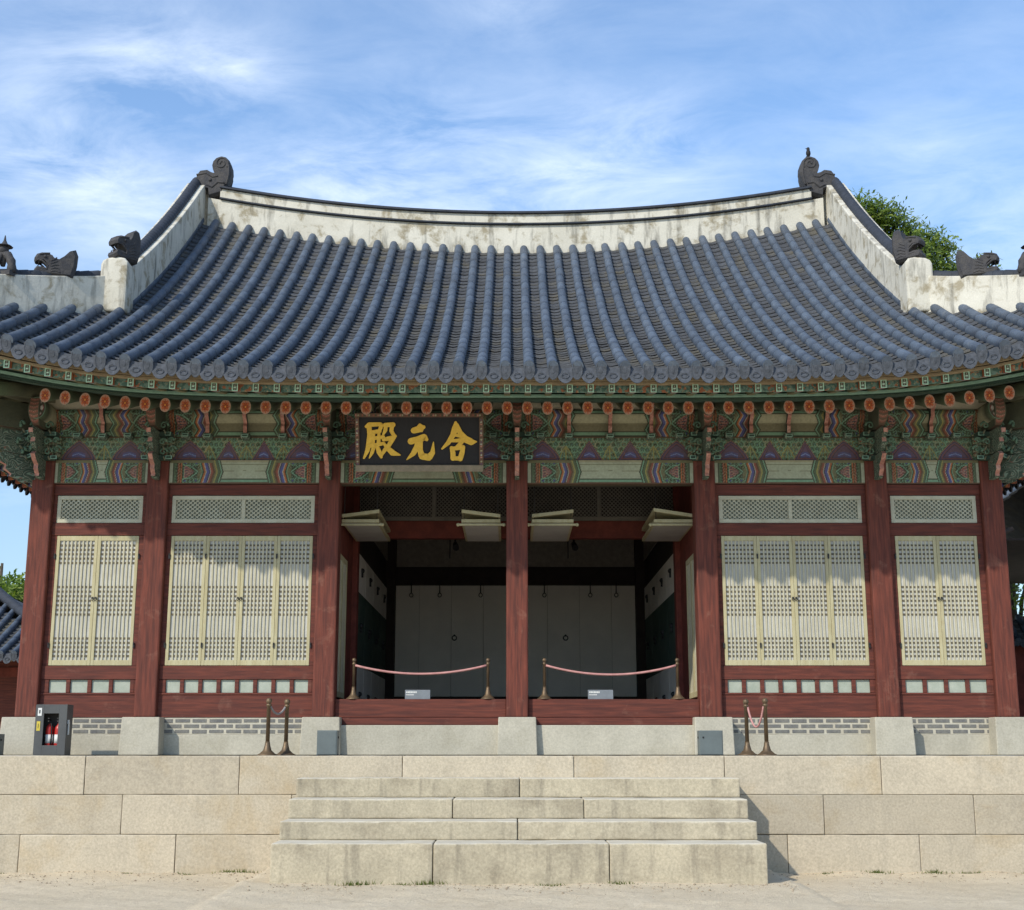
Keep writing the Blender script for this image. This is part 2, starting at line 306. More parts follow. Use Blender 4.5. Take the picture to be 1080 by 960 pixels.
class MB:
    def __init__(s): s.v = []; s.f = []; s.m = []; s.s = []
    def add(s, vs, fs, m=0, smooth=False):
        o = len(s.v); s.v.extend([tuple(p) for p in vs])
        for f in fs: s.f.append(tuple(i + o for i in f)); s.m.append(m); s.s.append(smooth)
    def box(s, x0, x1, y0, y1, z0, z1, m=0):
        s.add([(x0, y0, z0), (x1, y0, z0), (x1, y1, z0), (x0, y1, z0), (x0, y0, z1), (x1, y0, z1), (x1, y1, z1), (x0, y1, z1)],
              [(0, 3, 2, 1), (4, 5, 6, 7), (0, 1, 5, 4), (1, 2, 6, 5), (2, 3, 7, 6), (3, 0, 4, 7)], m)
    def frustum(s, c0, w0, d0, c1, w1, d1, m=0):      # z-axis box whose top and bottom differ
        vs = []
        for c, w, d in ((c0, w0, d0), (c1, w1, d1)):
            for sx, sy in ((-1, -1), (1, -1), (1, 1), (-1, 1)): vs.append((c[0] + sx * w / 2, c[1] + sy * d / 2, c[2]))
        s.add(vs, [(0, 3, 2, 1), (4, 5, 6, 7), (0, 1, 5, 4), (1, 2, 6, 5), (2, 3, 7, 6), (3, 0, 4, 7)], m)
    def bar(s, a, b, w, h, m=0):                       # beam between two points
        a = Vector(a); b = Vector(b); d = (b - a).normalized()
        up = Vector((0, 0, 1)) if abs(d.z) < 0.95 else Vector((0, 1, 0))
        sd = d.cross(up).normalized(); up = sd.cross(d)
        vs = [p + sd * (sx * w / 2) + up * (sz * h / 2) for p in (a, b) for sx, sz in ((-1, -1), (1, -1), (1, 1), (-1, 1))]
        s.add(vs, [(0, 1, 2, 3), (7, 6, 5, 4), (0, 4, 5, 1), (1, 5, 6, 2), (2, 6, 7, 3), (3, 7, 4, 0)], m)
    def tube(s, pts, r, n=8, m=0, caps=True, smooth=True):
        pts = [Vector(p) for p in pts]; rs = r if isinstance(r, (list, tuple)) else [r] * len(pts)
        o = len(s.v); prev = None
        for i, p in enumerate(pts):
            d = (pts[min(i + 1, len(pts) - 1)] - pts[max(i - 1, 0)]).normalized()
            if prev is None:
                up = Vector((0, 0, 1)) if abs(d.z) < 0.9 else Vector((0, 1, 0)); a = d.cross(up).normalized()
            else: a = (prev - d * prev.dot(d)).normalized()
            prev = a; b = d.cross(a)
            for k in range(n):
                t = 2 * math.pi * k / n; s.v.append(tuple(p + (a * math.cos(t) + b * math.sin(t)) * rs[i]))
        for i in range(len(pts) - 1):
            for k in range(n):
                s.f.append((o + i * n + k, o + i * n + (k + 1) % n, o + (i + 1) * n + (k + 1) % n, o + (i + 1) * n + k)); s.m.append(m); s.s.append(smooth)
        if caps:
            s.f.append(tuple(o + k for k in range(n))[::-1]); s.m.append(m); s.s.append(False)
            e = o + (len(pts) - 1) * n; s.f.append(tuple(e + k for k in range(n))); s.m.append(m); s.s.append(False)
    def lathe(s, prof, c=(0, 0, 0), n=16, m=0):        # prof: (radius, z)
        o = len(s.v)
        for r, z in prof:
            for k in range(n):
                t = 2 * math.pi * k / n; s.v.append((c[0] + r * math.cos(t), c[1] + r * math.sin(t), c[2] + z))
        for i in range(len(prof) - 1):
            for k in range(n):
                s.f.append((o + i * n + k, o + i * n + (k + 1) % n, o + (i + 1) * n + (k + 1) % n, o + (i + 1) * n + k)); s.m.append(m); s.s.append(True)
        s.f.append(tuple(o + k for k in range(n))[::-1]); s.m.append(m); s.s.append(False)
        e = o + (len(prof) - 1) * n; s.f.append(tuple(e + k for k in range(n))); s.m.append(m); s.s.append(False)
    def ball(s, c, r, m=0, n=10, sc=(1, 1, 1)):
        vs = []; fs = []
        for i in range(n // 2 + 1):
            ph = math.pi * i / (n // 2)
            for k in range(n):
                t = 2 * math.pi * k / n
                vs.append((c[0] + r * sc[0] * math.sin(ph) * math.cos(t), c[1] + r * sc[1] * math.sin(ph) * math.sin(t), c[2] + r * sc[2] * math.cos(ph)))
        for i in range(n // 2):
            for k in range(n): fs.append((i * n + k, (i + 1) * n + k, (i + 1) * n + (k + 1) % n, i * n + (k + 1) % n))
        s.add(vs, fs, m, True)
    def prism(s, poly, t0, t1, plane='yz', m=0, em=None):   # polygon extruded along the third axis; em: material per edge index
        def P(a, b, t):
            return (t, a, b) if plane == 'yz' else ((a, t, b) if plane == 'xz' else (a, b, t))
        n = len(poly); vs = [P(a, b, t0) for a, b in poly] + [P(a, b, t1) for a, b in poly]
        o = len(s.v); s.v.extend(vs)
        s.f.append(tuple(o + i for i in range(n))); s.m.append(m); s.s.append(False)
        s.f.append(tuple(o + n + i for i in range(n))[::-1]); s.m.append(m); s.s.append(False)
        for i in range(n):
            j = (i + 1) % n; s.f.append((o + i, o + n + i, o + n + j, o + j)); s.m.append((em or {}).get(i, m)); s.s.append(False)
    def rounded(s, poly, t0, t1, inset=0.82, plane='xz', m=0):   # extruded outline with shrunken outer faces, for carved things
        cx_ = sum(p[0] for p in poly) / len(poly); cz_ = sum(p[1] for p in poly) / len(poly)
        tm = (t0 + t1) / 2; w = (t1 - t0) / 2; n = len(poly); o = len(s.v)
        lays = [(tm - w, inset), (tm - w * 0.6, 1.0), (tm + w * 0.6, 1.0), (tm + w, inset)]
        for t, k in lays:
            for a, b in poly:
                a2 = cx_ + (a - cx_) * k; b2 = cz_ + (b - cz_) * k
                s.v.append((a2, t, b2) if plane == 'xz' else (t, a2, b2))
        for L in range(3):
            for i in range(n):
                j = (i + 1) % n; s.f.append((o + L * n + i, o + L * n + j, o + (L + 1) * n + j, o + (L + 1) * n + i)); s.m.append(m); s.s.append(False)
        s.f.append(tuple(o + i for i in range(n))[::-1]); s.m.append(m); s.s.append(False)
        s.f.append(tuple(o + 3 * n + i for i in range(n))); s.m.append(m); s.s.append(False)
    def build(s, name, mats, parent=None, loc=(0, 0, 0), bevel=0.0, rot=0.0, recalc=True):
        me = bpy.data.meshes.new(name); me.from_pydata(s.v, [], s.f)
        for mm in (mats if isinstance(mats, (list, tuple)) else [mats]): me.materials.append(mm)
        me.polygons.foreach_set('material_index', s.m); me.polygons.foreach_set('use_smooth', s.s)
        if recalc:
            import bmesh
            bm = bmesh.new(); bm.from_mesh(me); bmesh.ops.recalc_face_normals(bm, faces=bm.faces); bm.to_mesh(me); bm.free()
        me.update()
        return link(name, me, parent, loc, bevel, rot)
def link(name, me, parent=None, loc=(0, 0, 0), bevel=0.0, rot=0.0):
    o = bpy.data.objects.new(name, me); COL.objects.link(o); o.location = loc; o.rotation_euler = (0, 0, rot)
    if parent: o.parent = parent
    if bevel:
        b = o.modifiers.new('bevel', 'BEVEL'); b.width = bevel; b.segments = 2; b.limit_method = 'ANGLE'; b.angle_limit = R(40)
    return o
def tag(o, label, cat, group=None, kind=None):
    if label: o['label'] = label
    if cat: o['category'] = cat
    if group: o['group'] = group
    if kind: o['kind'] = kind
    return o
def thing(name, label, cat, loc=(0, 0, 0), rz=0.0, group=None):
    o = bpy.data.objects.new(name, None); COL.objects.link(o); o.location = loc; o.rotation_euler = (0, 0, rz)
    o.empty_display_size = 0.3
    return tag(o, label, cat, group)
def kids(o): return [c for c in o.children]
def copy_tree(o, parent=None):
    c = o.copy(); COL.objects.link(c)
    if parent is not None: c.parent = parent
    for ch in kids(o): copy_tree(ch, c)
    return c
def again(o, loc, rot=None, label=None):          # one more of a part, same parent
    c = copy_tree(o, o.parent); c.location = loc
    if rot is not None: c.rotation_euler = (0, 0, rot)
    return c

# ------------------------------------------------------------------ painting patterns into a fine mesh (paint on timber)
C = dict(green=S(78, 108, 80), dk=S(38, 56, 44), mint=S(128, 180, 150), olive=S(120, 118, 84), tan=S(182, 178, 146), pale=S(190, 198, 172),
         red=S(160, 72, 60), orange=S(202, 106, 52), pink=S(206, 138, 124), blue=S(72, 84, 164), navy=S(46, 50, 92), white=S(206, 206, 190),
         purple=S(104, 72, 112), brown=S(98, 56, 44), yel=S(176, 166, 92), teal=S(70, 120, 118), blk=S(30, 32, 28))
def mute(c, k=.43):
    g = S(104, 98, 82); return tuple((a * (1 - k) + b * k) * 1.06 for a, b in zip(c, g))
C = {k: mute(v) for k, v in C.items()}
class Canvas:
    def __init__(s, w, h, res, base):
        s.w, s.h = w, h; s.nx = max(2, int(round(w / res)) + 1); s.ny = max(2, int(round(h / res)) + 1)
        s.U, s.V = np.meshgrid(np.linspace(0, w, s.nx), np.linspace(0, h, s.ny)); s.img = np.zeros((s.ny, s.nx, 3)); s.img[:] = base
    def put(s, mask, c): s.img[mask] = c
    def rect(s, u0, u1, v0, v1, c): s.put((s.U >= u0) & (s.U <= u1) & (s.V >= v0) & (s.V <= v1), c)
    def circ(s, u, v, r, c, k=1.0): s.put(((s.U - u) ** 2 + ((s.V - v) / k) ** 2) <= r * r, c)
    def ring(s, u, v, r, t, c, half=None):
        d = np.sqrt((s.U - u) ** 2 + (s.V - v) ** 2); m = np.abs(d - r) <= t / 2
        if half == 'up': m &= s.V >= v
        if half == 'dn': m &= s.V <= v
        s.put(m, c)
    def line(s, pts, t, c):
        m = np.zeros(s.U.shape, bool)
        for (a, b), (e, f) in zip(pts[:-1], pts[1:]):
            dx, dy = e - a, f - b; L = dx * dx + dy * dy + 1e-12
            q = np.clip(((s.U - a) * dx + (s.V - b) * dy) / L, 0, 1)
            m |= ((s.U - a - q * dx) ** 2 + (s.V - b - q * dy) ** 2) <= (t / 2) ** 2
        s.put(m, c)
    def zig(s, u, t, c, amp, n=2, ph=0.0):                 # vertical wavy band
        w = (s.V / s.h * n + ph) % 1.0; tri = np.abs(w * 2 - 1) * 2 - 1
        s.put(np.abs(s.U - u - amp * tri) <= t / 2, c)
    def scroll(s, u, v, r, c1, c2, c3):
        s.circ(u, v, r, c1); s.ring(u, v, r * 0.93, r * 0.28, c2); s.circ(u, v, r * 0.42, c3)
    def busy(s, k=.5):
        w = np.sin(s.U * 170 + 2.2 * np.sin(s.V * 75) + 1.3 * np.sin(s.U * 47 + s.V * 31)) + np.sin(s.V * 150 + 2.4 * np.sin(s.U * 66 + 1.0))
        plain_ = s.img.std(axis=0).mean()
        m = s.mask if hasattr(s, 'mask') else np.ones(s.U.shape, bool)
        s.img[m & (w > .75)] *= 1 - k; hi = m & (w < -1.25); s.img[hi] = s.img[hi] * .55 + np.array(C['mint']) * .45
    def mirror(s): s.img = np.where((s.U > s.w / 2)[..., None], s.img[:, ::-1, :], s.img)
def painted(name, cv, surf, mats=None, back=0.05):
    """surf(u,v)->xyz ; returns a mesh with the canvas as vertex colours and a plain rim behind it"""
    nx, ny = cv.nx, cv.ny
    vs = [surf(u, v) for u, v in zip(cv.U.ravel(), cv.V.ravel())]
    idx = np.arange(nx * ny).reshape(ny, nx)
    fs = np.stack([idx[:-1, :-1], idx[:-1, 1:], idx[1:, 1:], idx[1:, :-1]], -1).reshape(-1, 4).tolist()
    rim = np.concatenate([idx[0, :], idx[1:, -1], idx[-1, -2::-1], idx[-2:0:-1, 0]]).tolist()
    o = len(vs); vs += [(vs[i][0], vs[i][1] + back, vs[i][2]) for i in rim]
    n = len(rim); fs += [(rim[(k + 1) % n], rim[k], o + k, o + (k + 1) % n) for k in range(n)]
    me = bpy.data.meshes.new(name); me.from_pydata(vs, [], fs)
    col = np.ones((len(vs), 4)); col[:nx * ny, :3] = cv.img.reshape(-1, 3); col[nx * ny:, :3] = C['dk']
    at = me.color_attributes.new('Col', 'FLOAT_COLOR', 'POINT'); at.data.foreach_set('color', col.ravel())
    me.materials.append(M['paint']); me.update()
    return me
def ends_pattern(cv, L, big):
    """the flowered end of a beam over 0..L, mirrored later; big: taller upper timbers"""
    h = cv.h; r = h * 0.5
    cv.rect(0, L, 0, h, C['olive'])
    cv.rect(0, L * .07, 0, h, C['pale']); cv.rect(L * .07, L * .095, 0, h, C['dk']); cv.rect(L * .095, L * .15, 0, h, C['green'])
    for k, c in enumerate(('dk', 'red', 'orange', 'brown', 'orange', 'dk')): cv.rect(L * (.15 + .022 * k), L * (.172 + .022 * k), 0, h, C[c])
    a, b = L * .29, L * .60
    cv.rect(a, b, 0, h, C['dk'])
    n = 5 if big else 4
    for i in range(n):
        for j in range(n):
            u = a + (b - a) * (i + .5) / n; v = h * (j + .5) / n
            if abs(v - h / 2) < h * .22: continue
            cv.scroll(u, v, h * .105, C['green'], C['mint'], C['blue'] if (i + j) % 3 == 0 else C['dk'])
    fu = a + (b - a) * .12; tip = a + (b - a) * .72
    x = (cv.U - fu) / (tip - fu); hv = np.abs(cv.V - h / 2) / h
    for g_, c in ((.06, 'mint'), (.045, 'dk'), (.02, 'pink'), (-.02, 'red'), (-.05, 'purple'), (-.09, 'red'), (-.13, 'navy')):
        cv.put((x > -.05 - g_) & (x < 1 + g_ * 1.5) & (hv < (.26 + g_) * np.clip(1 - x, 0, 1) ** .8 + max(g_, 0) * .3), C[c])
    for q in (-1, 0, 1): cv.line([(fu, h * (.5 + .1 * q)), (tip - (tip - fu) * (.25 + .2 * abs(q)), h * (.5 + .06 * q))], .012, C['pink'])
    for q in (-1, 1):
        cv.line([(a, h * (.5 + .30 * q)), ((a + b) / 2, h * (.5 + .26 * q)), (b, h * .5)], .016, C['mint']); cv.line([(a, h * (.5 + .34 * q)), ((a + b) / 2, h * (.5 + .31 * q)), (b, h * (.5 + .06 * q))], .010, C['dk'])
    amp = h * .07
    z = L * .655
    for k, (c, t) in enumerate((('mint', .012), ('dk', .02), ('orange', .024), ('white', .010), ('blue', .034), ('navy', .020), ('white', .008), ('red', .028), ('brown', .028), ('olive', .02), ('yel', .018), ('green', .03), ('dk', .014), ('mint', .018), ('dk', .014))):
        t *= L / .66; cv.zig(z + t / 2, t + .004, C[c], amp, 1.0 if not big else 2.0, .5); z += t
def beam_canvas(W, plain_w, h=0.335):
    cv = Canvas(W, h, 0.0085, C['pale']); L = (W - plain_w) / 2
    cv.rect(0, W, h * .0, h * .06, C['brown']); cv.rect(0, W, h * .06, h * .16, C['mint']); cv.rect(0, W, h * .16, h * .22, C['dk'])
    cv.line([(0, h * .56), (W * .3, h * .53), (W * .6, h * .57), (W, h * .55)], .006, C['olive'])
    cv.rect(0, W, h * .80, h * .84, C['olive']); cv.rect(0, W, h * .9, h, C['tan'])
    ends_pattern(cv, L, False); cv.mask = (cv.U > L * .12) & (cv.U < L * .64); cv.busy(.45); cv.rect(0, L * .9, h * .88, h, C['olive']); cv.rect(0, W, 0, h * .035, C['brown'])
    cv.mirror(); return cv
def purlin_canvas(W, plain_w, h=0.365):
    cv = Canvas(W, h, 0.0085, C['tan']); L = (W - plain_w) / 2
    cv.rect(0, W, h * .04, h * .15, C['mint']); cv.rect(0, W, h * .15, h * .19, C['dk']); cv.rect(0, W, 0, h * .04, C['dk'])
    cv.rect(0, W, h * .19, h * .5, S(126, 120, 96)); cv.rect(0, W, h * .80, h * .84, C['dk']); cv.rect(0, W, h * .84, h * .94, C['mint']); cv.rect(0, W, h * .94, h, C['dk'])
    ends_pattern(cv, L, True); cv.mask = (cv.U > L * .12) & (cv.U < L * .64); cv.busy(.45); cv.mirror(); return cv
def board_canvas(W, peaks, h=0.345):
    cv = Canvas(W, h, 0.0085, C['green'])
    rr = random.Random(5)
    for i in range(int(W / .074) + 2):
        for j in range(5):
            u = i * .074 + (j % 2) * .037 + rr.uniform(-.008, .008); v = j * .074 + .015 + rr.uniform(-.008, .008)
            k = rr.randrange(4); cv.scroll(u, v, .042, C['green'] if k else C['olive'], C['mint'] if k < 3 else C['tan'], C['dk'] if k % 2 else C['teal'])
            cv.line([(u, v - .015), (u + rr.uniform(-.03, .03), v - .05)], .009, C['mint'] if k else C['yel'])
    cv.busy(.3)
    mids = [0] + [0.5 * (a[0] + b[0]) for a, b in zip(peaks[:-1], peaks[1:])] + [W]
    for mu in mids[1:-1]:
        for q in (-2, -1, 0, 1, 2): cv.line([(mu, h * .62), (mu + q * .030, h * .35), (mu + q * .055, 0)], .013, C['yel'] if q % 2 == 0 else C['olive'])
    for pu, pw, kind in peaks:
        for grow, c in ((.030, 'brown'), (.022, 'pink'), (.016, 'navy'), (0.0, 'purple'), (-.022, 'red'), (-.030, 'navy'), (-.045, 'purple')):
            hw = pw / 2 + grow; hh = h * .78 + grow
            x = np.abs(cv.U - pu) / max(hw, .01)
            top = hh * (1 - x) if kind == 't' else hh * np.sqrt(np.clip(1 - x ** 1.3, 0, 1)) * (1 - .25 * x)
            cv.put((x < 1) & (cv.V < top) & (cv.V > .012 - min(grow, 0) * .8), C[c])
        for q in (-1, 0, 1): cv.line([(pu - pw * .2, h * (.22 + .07 * q)), (pu, h * (.30 + .07 * q)), (pu + pw * .2, h * (.20 + .07 * q))], .014, C['blue'] if q else S(120, 140, 190))
    cv.rect(0, W, 0, .014, C['brown']); cv.rect(0, W, h - .012, h, C['brown'])
    return cv

# ------------------------------------------------------------------ ground
gx = np.concatenate([np.linspace(-600, -12, 14), np.linspace(-11.5, 11.5, 300), np.linspace(12, 600, 14)])
gy = np.concatenate([np.linspace(-120, -14, 10), np.linspace(-13.5, -1.5, 230), np.linspace(0, 20, 8), np.linspace(40, 900, 8)])
def ground_z(x, y):
    z = -1.33
    if -14 < y < -1.5 and abs(x) < 11.5:
        t = max(0.0, min(1.0, (y + 6) / 3.9))
        z += -0.035 * t if abs(x) > 2.9 else 0.055 * max(0, min(1, (y + 8) / 3))
        z += 0.012 * math.sin(x * 2.3 + y * 1.1) * math.sin(y * 3.1 - x) + 0.006 * math.sin(9 * x + 4 * y) * math.sin(7 * y)
        q = Vector((x, y, 0)); z += .008 * mnoise.noise(q * 2.3) + .009 * mnoise.noise(q * 5.5) * (1 + mnoise.noise(q * .8)) + .005 * mnoise.noise(q * 9)
        if y > -3.2: z += 0.035 * max(0, (y + 3.2)) * (0.5 + 0.5 * math.sin(x * 5.3) * math.sin(x * 1.7 + 1))
    return z
g = MB(); nxg, nyg = len(gx), len(gy)
g.add([(float(x), float(y), ground_z(x, y)) for y in gy for x in gx], [(j * nxg + i, j * nxg + i + 1, (j + 1) * nxg + i + 1, (j + 1) * nxg + i) for j in range(nyg - 1) for i in range(nxg - 1)], 0, True)
tag(g.build('ground', M['ground'], recalc=False), 'pale sandy ground in front of the stone terrace', 'ground', None, 'structure')

# ------------------------------------------------------------------ terrace of granite blocks
TY = -2.1
terr = thing('stone_terrace', 'long terrace of pale yellowish granite blocks in three courses under the hall', 'terrace', (0, 0, -1.33))
def tx(px): return (px - 540) / 87.4 - 0.07
def block(mb_parent, name, x0, x1, y0, y1, z0, z1, m, bev=0.012, oz=1.33):
    return rough_box(name, x1 - x0, y1 - y0, z1 - z0, m, mb_parent, ((x0 + x1) / 2, y0, z0 + oz), .011)
XE = 9.3
for z0, z1, js in ((-0.452, 0.0, [92, 254, 425, 605, 763, 927]), (-0.912, -0.456, [-20, 133, 310, 470, 640, 778, 865, 1022]), (-1.5, -0.916, [29, 191, 320, 480, 640, 790, 826, 963])):
    xs = [-XE] + [tx(j) for j in js] + [XE]
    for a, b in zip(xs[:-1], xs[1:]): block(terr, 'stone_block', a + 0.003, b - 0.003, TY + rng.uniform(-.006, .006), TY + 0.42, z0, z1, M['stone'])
mb = MB(); mb.box(-XE + .02, XE - .02, TY + 0.43, 12.0, -1.4, -0.012); mb.build('paving', M['base'], terr, (0, 0, 1.33))
stairs = thing('stone_steps', 'four wide grey granite steps leading up to the terrace', 'steps', (0, TY, -1.33))
SW = 2.575
zs = [-0.25, -0.467, -0.68, -0.876, -1.40]
for k, js in enumerate(([548], [478, 615], [546], [458, 641])):
    d = 16.35 - 0.52 * (k + 1) ; pm = 1430 / d
    y1 = TY if k == 0 else TY - 0.53 * k; y0 = TY - 0.53 * (k + 1)
    xs = [-SW] + [(j - 540) / pm - 0.07 for j in js] + [SW]
    for a, b in zip(xs[:-1], xs[1:]):
        zb = zs[k + 1] - .03 if k < 3 else -1.42
        if k < 3: zb = zs[k + 1] + .002
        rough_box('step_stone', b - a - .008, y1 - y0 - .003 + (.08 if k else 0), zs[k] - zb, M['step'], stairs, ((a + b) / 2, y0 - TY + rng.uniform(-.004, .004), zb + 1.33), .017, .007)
# rubble core under the upper steps
mb = MB(); mb.box(-SW + .06, SW - .06, -0.53 * 3 + .1, -.002, 0.0, 1.33 - 0.90)
mb.box(-SW + .06, SW - .06, -0.53 * 2 + .1, -.004, 1.33 - 0.895, 1.33 - 0.69); mb.box(-SW + .06, SW - .06, -0.53 + .1, -.006, 1.33 - 0.685, 1.33 - 0.475)
mb.build('core', M['step'], stairs)

# ------------------------------------------------------------------ the hall
hall = thing('palace_hall', 'traditional wooden hall with red columns, painted eaves and a grey tiled hip and gable roof', 'hall')
CX = [-6.65, -5.04, -2.63, 0.0, 2.63, 5.04, 6.65]
ZB = 0.497                              # foot of the columns
# base stones and columns
mb = MB(); mb.frustum((0, 0, 0), 0.535, 0.70, (0, 0, ZB), 0.505, 0.64); base0 = mb.build('base_stone', M['base'], hall, (CX[0], 0, 0), 0.012)
mb = MB(); mb.box(-.15, .15, -.15, .15, 0, 4.07 - ZB); col0 = mb.build('column', M['red'], hall, (CX[0], 0, ZB), 0.022)
for x in CX[1:]:
    again(base0, (x, 0, 0)); again(col0, (x, 0, ZB))
for x, y in ((-2.63, 2.55), (2.63, 2.55), (0, 2.55)):
    mb = MB(); mb.box(-.13, .13, -.13, .13, 0, 3.7); mb.build('inner_column', M['dk_red'], hall, (x, y, 0.73), 0.015)
for sx in (-6.65, 6.65):
    for y in (2.55, 5.05, 7.55, 10.1): again(base0, (sx, y, 0)); again(col0, (sx, y, ZB))
# lower walls of the closed bays
BAYS = [(-6.65, -5.04, 2), (-5.04, -2.63, 4), (2.63, 5.04, 4), (5.04, 6.65, 2)]
def brick_strip(W):
    mb = MB(); mb.box(0, W, 0, 0.3, 0, 0.225)
    for j in range(3):
        x = 0.02 - (j % 2) * 0.11
        while x < W - .03:
            x1 = min(x + 0.20, W - .01); x0 = max(x, 0.01)
            if x1 - x0 > .04: mb.box(x0, x1 - rng.uniform(0, .012), -0.006, 0.02, 0.018 + j * 0.071 + rng.uniform(-.004, .004), 0.018 + j * 0.071 + 0.045, 1)
            x += 0.232
    return mb
LW, DH = {2: 0.572, 4: 0.494}, 1.79
def make_leaf(w):
    """one door leaf; its front faces -y, origin at the lower left"""
    st, z = 0.045, [0.0, .072, .372, .70, 1.08, 1.415, 1.722, DH]
    mb = MB()
    mb.box(.0015, st, 0, .045, 0, DH); mb.box(w - st, w - .0015, 0, .045, 0, DH)
    mb.box(st, w - st, 0.001, .044, 0, z[1]); mb.box(st, w - st, 0.001, .044, z[6], DH)
    leaf = mb.build('door_leaf', M['cream'], hall, bevel=0.004)
    mb = MB(); n = 8 if w < .53 else 9; g = (w - 2 * st) / n
    for i in range(1, n): mb.box(st + g * i - .0105, st + g * i + .0105, .008, .0235, z[1], z[6])
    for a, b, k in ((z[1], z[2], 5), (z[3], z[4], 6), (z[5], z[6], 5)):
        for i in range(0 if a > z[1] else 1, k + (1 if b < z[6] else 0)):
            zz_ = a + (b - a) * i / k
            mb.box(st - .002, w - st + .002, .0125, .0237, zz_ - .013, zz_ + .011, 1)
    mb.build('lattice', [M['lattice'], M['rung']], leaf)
    mb = MB(); mb.box(st + .001, w - st - .001, 0.024, .028, z[1] + .001, z[6] - .001); mb.build('paper', M['paper'], leaf)
    return leaf
leaves = {}
for bi, (xa, xb, nl) in enumerate(BAYS):
    a, b = xa + .15, xb - .15; W = b - a
    mb = MB(); mb.box(0, W, -.055, .3, 0, .268); mb.build('foundation_stone', M['base'], hall, (a, 0, 0), 0.008)
    bs = brick_strip(W).build('brick_strip', [M['mortar'], M['brick']], hall, (a, -.05, .270))
    # timber frame of the bay (one red frame with openings)
    dw = LW[nl] * nl; d0 = (a + b) / 2 - dw / 2; d1 = d0 + dw
    mb = MB(); y0, y1 = -.06, .08
    mb.box(a, b, y0, y1, ZB, .80)                                   # lower board
    mb.box(a, b, y0 - .012, y1, .80, .827); mb.box(a, b, y0 - .012, y1, 1.006, 1.19); mb.box(a, b, y0 - .012, y1, 2.992, 3.165)
    npan = nl * 2; pw = (dw + .02) / npan
    mb.box(a, d0, y0, y1, .827, 1.006); mb.box(d1, b, y0, y1, .827, 1.006)
    for i in range(npan + 1): mb.box(max(a, d0 + pw * i - .028), min(b, d0 + pw * i + .028), y0 - .004, y1, .829, 1.004)
    mb.box(a, d0 - .002, y0, y1, 1.19, 2.992); mb.box(d1 + .002, b, y0, y1, 1.19, 2.992)
    t0, t1 = a + .05, b - .06
    mb.box(a, t0, y0, y1, 3.165, 3.60); mb.box(t1, b, y0, y1, 3.165, 3.60); mb.box(a, b, y0 - .012, y1, 3.565, 3.715)
    mb.build('timber_frame', M['red_h'], hall, bevel=0.006)
    for i in range(npan):
        mb = MB(); mb.box(0, pw - .058, 0, .02, 0, .172); mb.build('small_panel', M['pale_panel'], hall, (d0 + pw * i + .029, -.035, .830))
    # transom
    mb = MB(); tw = t1 - t0; th = .385
    mb.box(0, tw, 0, .04, 0, .055); mb.box(0, tw, 0, .04, th - .055, th); mb.box(0, .055, .001, .04, .055, th - .055); mb.box(tw - .055, tw, .001, .04, .055, th - .055)
    if nl == 4: mb.box(tw / 2 - .025, tw / 2 + .025, .002, .04, .055, th - .055)
    tr = mb.build('transom', M['transom_frame'], hall, (t0 + .002, -.055, 3.172), 0.004)
    mb = MB(); s = .066; x = -th
    wi, hi_ = tw - .11, th - .11
    def clip_bar(x0, sgn, yy):
        pts = []
        for v in (0, hi_):
            pts.append((x0 + sgn * v * 1.15, v))
        (xa_, va), (xb_, vb) = pts
        def at(t): return (xa_ + (xb_ - xa_) * t, va + (vb - va) * t)
        lo, hi2 = 0.0, 1.0
        dx = xb_ - xa_
        for lim, sg in ((0, 1), (wi, -1)):
            t = (lim - xa_) / dx
            if sg * dx > 0: lo = max(lo, t)
            else: hi2 = min(hi2, t)
        if hi2 - lo > .03:
            p, q = at(lo), at(hi2); mb.bar((.055 + p[0], yy, .055 + p[1]), (.055 + q[0], yy, .055 + q[1]), .012, .012)
    k = -12
    while k * s < wi + 12 * s:
        clip_bar(k * s, 1, .020); clip_bar(k * s, -1, .0215); k += 1
    mb.build('lattice', M['transom_frame'], tr)
    mb = MB(); mb.box(.056, tw - .056, .031, .037, .056, th - .056); mb.build('backing', M['transom_back'], tr)
    # door leaves
    for i in range(nl):
        loc = (d0 + LW[nl] * i, -.063, 1.196)
        if nl not in leaves:
            lf = leaves[nl] = make_leaf(LW[nl]); lf.location = loc
        else: lf = again(leaves[nl], loc)
    for i in range(nl + 1):                                          # iron on the stiles
        if i in (0, nl) or (nl == 4 and i in (1, 3)):
            for z in (1.47, 2.70):
                mb = MB(); mb.box(-.010, .010, -.012, .004, -.035, .035); mb.ball((0, -.010, .02), .012, n=6)
                mb.build('hinge', M['iron'], hall, (d0 + LW[nl] * i + (0 if 0 < i < nl else (-.012 if i == 0 else .012)), -.070, z))
    for sx in (-.022, .022):
        mb = MB(); mb.tube([(0, 0, 0), (0, -.02, 0)], .014, 8); mb.tube([(.016 * math.sin(t), -.016, -.02 + .018 * math.cos(t)) for t in np.linspace(0, 6.28, 10)], .004, 5); mb.build('door_ring', M['iron'], hall, ((a + b) / 2 + sx, -.064, 2.12))
# thresholds and foundation of the two open bays
for xa, xb in ((-2.63, 0), (0, 2.63)):
    a, b = xa + .15, xb - .15
    mb = MB(); mb.box(0, b - a, -.10, .3, 0, .393); mb.build('foundation_stone', M['base'], hall, (a, -.12, 0), 0.01)
    mb = MB(); mb.box(0, b - a, -.06, .12, .497, .742); mb.box(0, b - a, -.085, .12, .396, .495); mb.build('threshold', M['red_h'], hall, (a, 0, 0), 0.01)
mb = MB()
for i in range(18): mb.box(-2.6 + i * .289, -2.6 + i * .289 + .285, .122, 8.5, .69, .738)
mb.build('floor', M['floor_wood'], hall)

